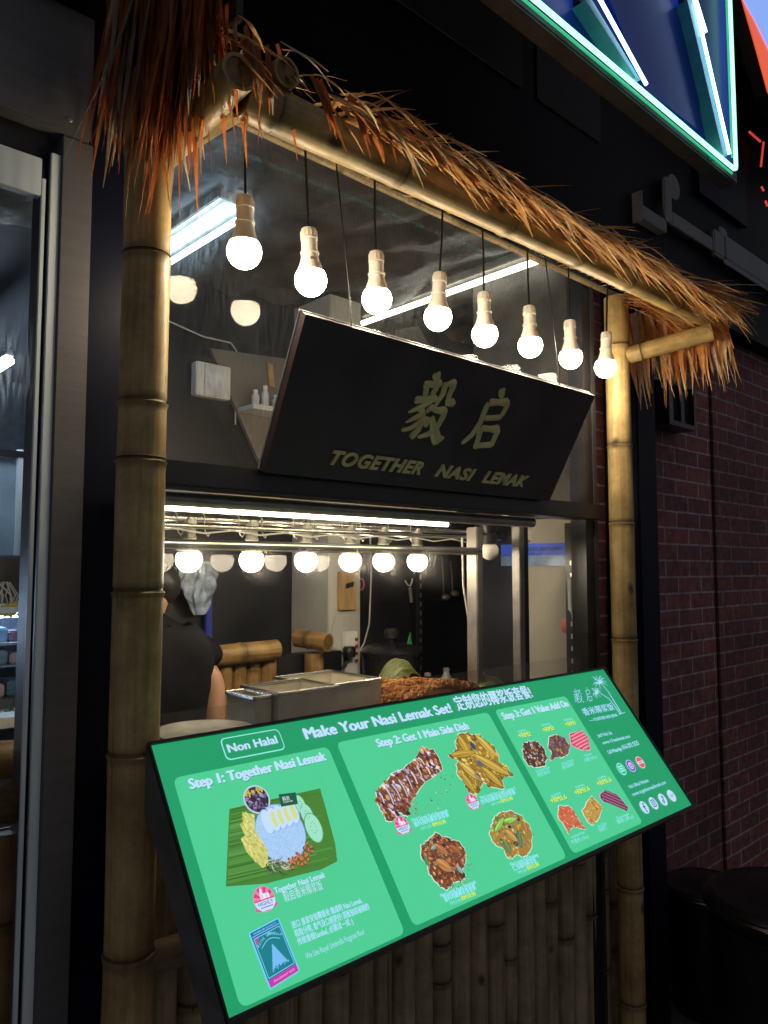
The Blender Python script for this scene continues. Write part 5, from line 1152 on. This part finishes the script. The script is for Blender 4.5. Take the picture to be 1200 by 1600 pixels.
# ------------------------------------------------------------------ person bending behind the counter
def skin_mesh(name, verts, edges, radii, m, parent, root=0, sub=2, folds=0):
    me = bpy.data.meshes.new(name); me.from_pydata([tuple(v) for v in verts], edges, [])
    o = bpy.data.objects.new(name, me); COL.objects.link(o)
    o.modifiers.new('skin', 'SKIN').use_smooth_shade = True
    for i, r in enumerate(radii):
        sv_ = me.skin_vertices[0].data[i]; sv_.radius = (r if isinstance(r, tuple) else (r, r)); sv_.use_root = (i == root)
    o.modifiers.new('sub', 'SUBSURF').levels = sub
    dg = bpy.context.evaluated_depsgraph_get(); dg.update()
    me2 = bpy.data.meshes.new_from_object(o.evaluated_get(dg)); bpy.data.objects.remove(o)
    if folds:
        for v in me2.vertices: c_ = v.co; v.co = c_+v.normal*folds*(mnoise.noise((c_.x*9, c_.y*9, c_.z*5))+.6*mnoise.noise((c_.x*22+c_.z*9, c_.y*20, c_.z*14)))
    me2.materials.append(m); me2.polygons.foreach_set('use_smooth', [True]*len(me2.polygons)); me2.name = name
    if parent is not None:
        me2.transform(parent.matrix_basis.inverted())
    o2 = bpy.data.objects.new(name, me2); COL.objects.link(o2)
    if parent is not None: o2.parent = parent
    return o2
M_skin = mat('skin', (.38, .20, .125), .5, var=.12, scale=25)
M_shirt = mat('black_cotton', (.006, .006, .0075), .8, var=.25, scale=12, bump=.25, bscale=25, spec=.1)
X0 = .90
V = [(X0, 1.98, .93), (X0, 2.0, 1.10), (X0+.005, 2.07, 1.27), (X0+.04, 2.10, 1.375), (X0+.10, 2.16, 1.42), (X0+.165, 2.21, 1.485), (X0+.175, 2.25, 1.52),     # 0-6 spine, neck, head
     (X0+.16, 2.07, 1.32), (1.175, 2.01, 1.225), (1.16, 1.97, 1.06), (1.15, 1.95, .99),                                                                  # 7-10 right arm
     (X0-.13, 2.16, 1.34), (X0-.14, 2.28, 1.20), (X0-.06, 2.38, 1.08), (X0-.03, 2.41, 1.02),                                                             # 11-14 left arm
     (X0+.09, 1.98, .86), (X0+.11, 2.0, .48), (X0+.12, 1.97, .09), (X0+.13, 2.12, .045),                                                                # 15-18 right leg
     (X0-.09, 1.98, .86), (X0-.11, 2.0, .48), (X0-.12, 1.97, .09), (X0-.13, 2.12, .045)]
Ed = [(0, 1), (1, 2), (2, 3), (3, 4), (4, 5), (5, 6), (3, 7), (7, 8), (8, 9), (9, 10), (3, 11), (11, 12), (12, 13), (13, 14), (0, 15), (15, 16), (16, 17), (17, 18), (0, 19), (19, 20), (20, 21), (21, 22)]
Ra = [(.15, .11), (.14, .10), (.15, .10), (.11, .08), .055, .09, .075, .058, .045, .032, .03, .058, .042, .032, .03, .085, .058, .042, .04, .085, .058, .042, .04]
for hand, base in ((1, 10), (-1, 14)):
    b_ = Vector(V[base])
    for k in range(5):
        dx = (k-2)*.017; ln = (.045, .075, .082, .076, .06)[k]; i0 = len(V)
        if k == 0: pts = [b_+Vector((-.03*hand, .02, -.02)), b_+Vector((-.04*hand, .035, -.045))]
        else: pts = [b_+Vector((dx, .01, -.055)), b_+Vector((dx*1.15, .02, -.055-ln*.55)), b_+Vector((dx*1.15, .035, -.055-ln))]
        prev = base
        for p in pts: V.append(tuple(p)); Ra.append(.010 if len(V)-i0 > 1 else .012); Ed.append((prev, len(V)-1)); prev = len(V)-1
pe = thing('person', 'person in black T-shirt bending behind the counter beside the left post', 'person', (X0, 2.0, 0))
skin_mesh('body', V, Ed, Ra, M_skin, pe)
TV = [(X0, 2.0, .84), (X0, 2.0, .98), (X0+.01, 2.0, 1.10), (X0+.02, 2.02, 1.20), (X0+.03, 2.05, 1.28), (X0+.045, 2.09, 1.345), (X0+.09, 2.145, 1.40), (X0+.175, 2.06, 1.315), (1.145, 2.035, 1.27), (1.168, 2.02, 1.235), (X0-.13, 2.16, 1.33), (X0-.15, 2.22, 1.24)]
TE = [(0, 1), (1, 2), (2, 3), (3, 4), (4, 5), (5, 6), (4, 7), (7, 8), (8, 9), (5, 10), (10, 11)]
TR = [.215, .215, .22, .225, .215, .165, .075, .100, .088, .080, .1, .08]
skin_mesh('t_shirt', TV, TE, TR, M_shirt, pe, sub=3, folds=.012)
skin_mesh('trousers', [(X0, 1.98, .92), (X0+.09, 1.98, .84), (X0+.11, 2.0, .48), (X0+.12, 1.97, .12), (X0-.09, 1.98, .84), (X0-.11, 2.0, .48), (X0-.12, 1.97, .12)], [(0, 1), (1, 2), (2, 3), (0, 4), (4, 5), (5, 6)], [(.17, .13), .10, .075, .06, .10, .075, .06], mat('dark_trousers', (.02, .022, .03), .8), pe)
skin_mesh('hair', [(X0+.135, 2.175, 1.455), (X0+.160, 2.185, 1.50), (X0+.170, 2.22, 1.535)], [(0, 1), (1, 2)], [.085, .105, .10], mat('black_hair', (.01, .009, .008), .5), pe)
fc = MB(); hx, hy, hz = X0+.17, 2.23, 1.495
for s in (-1, 1):
    fc.ball((hx+s*.034, hy+.088, hz+.012), .012, sc=(1, .6, .7)); fc.ball((hx+s*.092, hy-.01, hz), .024, sc=(.4, .7, 1))
fc.ball((hx, hy+.105, hz-.008), .015, sc=(.8, .8, 1)); fc.ball((hx, hy+.085, hz-.045), .02, sc=(1.2, .4, .4)); fc.build('face', M_skin, pe)

# ------------------------------------------------------------------ shop seen through the left window
df = thing('display_fridge', 'lit glass display fridge with packed food seen through the left window', 'display fridge', (.5, 3.05, 0))
zt, zb_ = 1.385, 1.13
MB().box((-.6, 3.02, .012), (1.12, 3.6, zb_-.06), bev=.005).build('cabinet', mat('fridge_body', (.22, .23, .26), .4), df)
MB().box((-.6, 3.02, zt), (1.12, 3.6, zt+.02), bev=.003).build('top', M_alu, df)
MB().box((-.6, 3.03, zb_+.135), (1.10, 3.5, zb_+.145)).box((-.6, 3.03, zb_+.055), (1.10, 3.5, zb_+.062)).build('shelf', mat('fridge_shelf', (.35, .45, .6), .3), df)
MB().box((-.6, 3.55, zb_-.05), (1.12, 3.58, zt)).build('back_panel', mat('fridge_back', (.35, .4, .5), .5), df)
MB().tube([(-.6, 3.08, zt-.012), (1.1, 3.08, zt-.012)], .008, 8).build('fridge_lamp', emit('fridge_lamp_glow', (.50, .70, 1.0), 30), df)
PK = [(.7, .72, .8), (.75, .55, .65), (.3, .5, .3), (.8, .8, .85), (.25, .15, .2), (.2, .4, .6)]
for row, z in enumerate((zb_+.146, zb_+.063, zb_-.058)):
    for k in range(9):
        xx = .62+.052*k+random.uniform(-.006, .006); hgt = random.uniform(.03, .062)
        t = MB().box((xx, 3.06, z), (xx+.042, 3.14, z+hgt), random.choice(PK), bev=.006).build('food_pack', M_food, color=True)
        tag(t, 'small packed food box on a shelf of the lit display fridge', 'food pack', 'food packs in the display fridge')
mo = thing('black_screen', 'black display panel standing on top of the fridge', 'panel', (.6, 3.1, 1.41))
MB().box((-.3, 3.12, 1.415), (at(42, 900, y=3.12).x+.0, 3.16, at(42, 872, y=3.12).z), bev=.003).build('panel', M_inblack, mo)
fl = thing('flower_ornament', 'yellow flowers with pale wire stems on top of the fridge', 'flowers', (.9, 3.06, 1.41)); m1, m2 = MB(), MB()
for i in range(22):
    c = at(random.uniform(-6, 42), random.uniform(946, 958), y=3.06)
    for k in range(5): m1.ball((c.x+.012*math.cos(k*1.26), 3.06, c.z+.012*math.sin(k*1.26)), .008, sub=1)
for i in range(14):
    c = at(random.uniform(-8, 24), 955, y=3.07); m2.tube([(c.x, 3.07, c.z), (c.x+random.uniform(-.02, .03), 3.07, c.z+.06), (c.x+random.uniform(-.05, .02), 3.07, c.z+.11)], .0025, 5)
m1.build('petals', mat('yellow_petals', (.65, .5, .05), .6), fl); m2.build('stems', M_white, fl)
gpn = thing('glass_partition', 'blue lit glass partition with pale post inside the left shop', 'glass partition', (.9, 4.0, 1.4))
z0_, z1_ = at(20, 868, y=4.0).z, at(20, 715, y=4.0).z
MB().box((-.5, 4.0, z0_), (1.5, 4.012, z1_)).build('pane', mat('blue_glass', (.35, .45, .55), .2, var=.3, scale=3), gpn)
for px in (29, 42): a = at(px, 800, y=3.97); MB().box((a.x-.012, 3.965, z0_), (a.x+.012, 3.99, z1_+.04)).build('post', M_alu if px == 29 else M_blackmetal, gpn)
MB().box((-.5, 3.96, z1_), (1.5, 3.995, z1_+.03)).build('top_rail', M_blackmetal, gpn)
a = at(16, 564, y=3.4)
batten('ceiling_tube', a.x, 3.4, 4.7, a.z, 1, emit('shop_tube_glow', (.7, .86, 1.0), 60), 'cool white ceiling tube in the left shop', tr=.016)
br_ = thing('bamboo_counter', 'bamboo pole counter with two top rails behind the left window', 'bamboo counter', (.4, 1.7, 0))
bamboo('top_rail', (.02, 1.50, at(0, 1150, y=1.5).z-.02), (.60, 1.66, at(40, 1205, y=1.6).z+.01), .037, (.3, .7), M_bam3, br_)
bamboo('top_rail', (.02, 1.46, at(0, 1215, y=1.46).z-.02), (.60, 1.56, at(40, 1255, y=1.56).z), .037, (.4, .8), M_bam3, br_)
x = .12
while x < .60:
    r = random.uniform(.024, .030); bamboo('pole', (x+r, 1.55, .012), (x+r, 1.55, 1.06), r, sorted(random.uniform(.1, .95) for _ in range(5)), M_bam3, br_, seg=18); x += 2*r+.002
hg = thing('planter_ledge', 'cream ledge with green hedge strip below the display fridge', 'ledge', (.5, 2.8, 1.0))
MB().box((-.6, 2.80, at(20, 1128, y=2.8).z-.02), (1.05, 2.99, at(20, 1120, y=2.8).z), bev=.003).build('ledge', M_cream, hg)
gm = MB(); zt = at(20, 1112, y=2.9).z
for i in range(900):
    c = Vector((random.uniform(-.2, 1.0), random.uniform(2.86, 2.97), zt-.03+random.uniform(-.03, .045))); d = Vector((random.gauss(0, 1), random.gauss(0, 1), random.gauss(0, 1))).normalized()*.014; e = d.orthogonal().normalized()*.006
    gm.poly([c-d, c+e, c+d, c-e])
gm.build('foliage', mat('hedge_green', (.05, .11, .03), .6, var=.4), hg)

# ------------------------------------------------------------------ neon sign, neighbour signs, awning arm
ns = thing('neon_sign', 'dark box sign outlined in green neon with white neon strokes', 'neon sign', (2, .9, 2.7))
NX1, NZ0, NY = 2.297, 2.708, .90
MB().box((.55, NY, NZ0), (NX1, .95, 4.6), bev=.004).build('box', mat('sign_box_grey', (.10, .10, .105), .5), ns)
MB().box((.9, .951, 3.6), (.96, 1.36, 3.66)).box((2.1, .951, 3.6), (2.16, 1.36, 3.66)).build('hanger', M_blackmetal, ns)
M_nface = mat('neon_face', (.015, .08, .62), .35, var=.2, scale=3)
MB().box((.57, NY-.006, NZ0+.035), (NX1-.012, NY-.0005, 4.58)).build('face', M_nface, ns)
def on_neon(px, py, y=NY-.03): return at(px, py, y=y)
e0, e1 = on_neon(1150, 261), on_neon(827, 0)
zz = (e0.z+e1.z)/2
MB().tube([(.60, NY-.03, zz), (e0.x-.012, NY-.03, zz), (e0.x-.003, NY-.03, zz+.004), (e0.x, NY-.03, zz+.013), (e0.x-.004, NY-.03, 4.5)], .0058, 10).build('green_tube', M_green_n, ns)
MB().tube([(.60, NY-.03, zz-.020), (e0.x-.03, NY-.03, zz-.020)], .003, 8).tube([(e0.x-.026, NY-.03, zz+.03), (e0.x-.03, NY-.03, 4.5)], .003, 8).build('green_edge_line', M_green_d, ns)
for (p, q) in (((1010, 132), (938, 0)), ((1140, 241), (1085, 0)), ((1103, 51), (1088, 2))):
    a, b = on_neon(*p, y=NY-.05), on_neon(*q, y=NY-.05); b = b+(b-a)*(1.2 if q[0] != 1088 else .0)
    MB().tube([a, b], .0045, 10).build('white_tube', M_white_n, ns)
M_teal = mat('teal_acrylic', (.08, .42, .50), .35)
for poly_ in (((915, 0), (925, 0), (1001, 125), (993, 121)), ((1074, 0), (1083, 0), (1137, 243), (1130, 240)), ):
    MB().prism([on_neon(*p, y=NY-.042) for p in poly_], (0, .040, 0)).build('teal_stroke_side', M_teal, ns)
stp = mat('stroke_black', (.006, .007, .012), .3)
for poly_ in (((909, -60), (924, 0), (996, 122), (988, 118), (905, 0)), ((1066, -60), (1076, 0), (1129, 240), (1122, 224), (1113, 175), (1070, 30))):
    MB().prism([on_neon(*p, y=NY-.022) for p in poly_], (0, .020, 0)).build('stroke', stp, ns)
MB().prism([on_neon(*p, y=NY-.012) for p in ((940, -30), (1046, 0), (1076, 60), (1092, 100), (1094, 205), (1010, 140))], (0, .010, 0)).build('navy_panel', M_nface, ns)
rs = thing('round_lightbox', 'rounded blue white lightbox sign with orange border at the top right corner', 'lightbox sign', (3.6, 1.1, 4.0))
def plate(px_pts, y, th_):
    return MB().prism([at(*p, y=y) for p in px_pts], (0, th_, 0))
RING = ((1138, -90), (1160, 0), (1180, 70), (1200, 143), (1212, 168), (1250, 205), (1330, 245), (1420, 250), (1470, 180), (1470, -240), (1380, -300), (1240, -260))
plate(RING, 1.10, .004).build('orange_ring', emit('orange_glow', (1.0, .10, .006), .72), rs)
plate([(1320+(x_-1320)*1.012, 0+(y_-0)*1.012) for x_, y_ in RING], 1.1045, .05).build('housing', M_blackmetal, rs)  # dark body added to stop orange light spilling onto the fascia
plate(((1146, -30), (1163, 0), (1180, 30), (1200, 72), (1222, 120), (1260, 178), (1335, 225), (1415, 230), (1458, 170), (1458, -225), (1376, -280), (1240, -235)), 1.095, .0045).build('white_face', emit('lightbox_white', (.22, .38, .90), .95), rs)
MB().box((3.55, 1.156, 3.9), (3.7, 1.36, 4.3)).build('bracket', M_blackmetal, rs)
rn = thing('red_neon_sign', 'broken strokes of a red neon sign beside the neon box', 'neon sign', (3.2, 1.3, 3.2)); m_ = MB()
for p, q in (((1171, 206), (1188, 221)), ((1193, 222), (1189, 260)), ((1190, 292), (1193, 298)), ((1196, 314), (1199, 322))):
    MB().tube([at(*p, y=1.32), at(*q, y=1.32)], .005, 8).build('red_tube', M_red_n, rn)
MB().box((3.02, 1.336, 3.1), (3.5, 1.357, 3.5)).build('backing', M_navy, rn)
aw = thing('awning_arm', 'dark grey folding awning arm fixed to the fascia below the neon sign', 'awning arm', (2.3, 1.25, 2.75))
M_arm = mat('arm_grey', (.19, .185, .195), .5, .0, var=.2, scale=8)
def Ax(px, py): return at(px, py, y=1.20)
c0 = Ax(1040, 318)
MB().box((2.262, 1.17, 2.69), (2.272, 1.35, 2.79)).box((2.272, 1.18, 2.700), (2.44, 1.35, 2.745), bev=.004).build('wall_plate', M_arm, aw)
MB().box((2.43, 1.16, 2.74), (2.475, 1.23, 2.90), bev=.004).build('upright_bracket', M_arm, aw)
m_ = MB().lathe([(.02, -.02), (.045, -.02), (.045, .02), (.02, .02)], (0, 0, 0), 20); R_ = Matrix.Rotation(math.pi/2, 4, 'X')
m_.v = [R_ @ v+Vector((2.50, 1.2, 2.885)) for v in m_.v]; m_.build('roller', M_arm, aw)
MB().box((2.478, 1.172, 2.742), (2.86, 1.222, 2.79), bev=.004).build('inner_arm', M_arm, aw)
MB().box((2.80, 1.15, 2.73), (2.90, 1.245, 2.83), bev=.012).box((2.86, 1.16, 2.815), (2.93, 1.235, 2.86), bev=.008).build('elbow', M_arm, aw)
MB().box((2.905, 1.15, 2.74), (4.6, 1.24, 2.835), bev=.006).box((2.88, 1.135, 2.715), (4.6, 1.16, 2.735), bev=.003).build('outer_arm', M_arm, aw)

for ch in aw.children:      # set the whole arm close to the fascia it is bolted to
    for v in ch.data.vertices:
        c_ = v.co+Vector((2.3, 1.25, 2.75)); k_ = 1.108
        v.co = Vector((c_.x*k_, 1.33+(c_.y-1.2)*.2, 1.55+(c_.z-1.55)*k_))-Vector((2.3, 1.25, 2.75))

# ------------------------------------------------------------------ bins
def bin_(name, x, y, r, h, label):
    t = thing(name, label, 'bin', (x, y, 0), 'black bins on the pavement')
    MB().lathe([(r*.80, 0), (r*.84, .02), (r*.93, h*.86), (r*.97, h*.87), (r*.97, h*.90), (r*.94, h*.905), (r*.955, h*.96)], (x, y, 0), 56).build('body', M_plastic, t)
    MB().lathe([(r*1.0, h*.945), (r*1.02, h*.95), (r*1.02, h*.975), (r*.99, h*.985), (r*.99, h*.995), (r*.93, h*1.012), (r*.90, h*1.018), (r*.86, h*1.012), (r*.6, h*1.035), (r*.2, h*1.05), (r*.01, h*1.052)], (x, y, 0), 64).build('lid', M_plastic, t)
    z = h*1.045
    MB().tube([(x-.08, y-.06, z-.02), (x-.08, y-.06, z+.010), (x-.06, y-.06, z+.018), (x+.08, y-.06, z+.018), (x+.10, y-.06, z+.010), (x+.10, y-.06, z-.02)], .012, 10).build('handle', M_plastic, t)
    return t
bin_('round_bin', 2.52, .90, .25, .555, 'big round black bin with ribbed lid at the lower right corner')
bin_('round_bin', 2.76, 1.275, .155, .42, 'smaller low black bin half hidden between bamboo cladding and big bin')
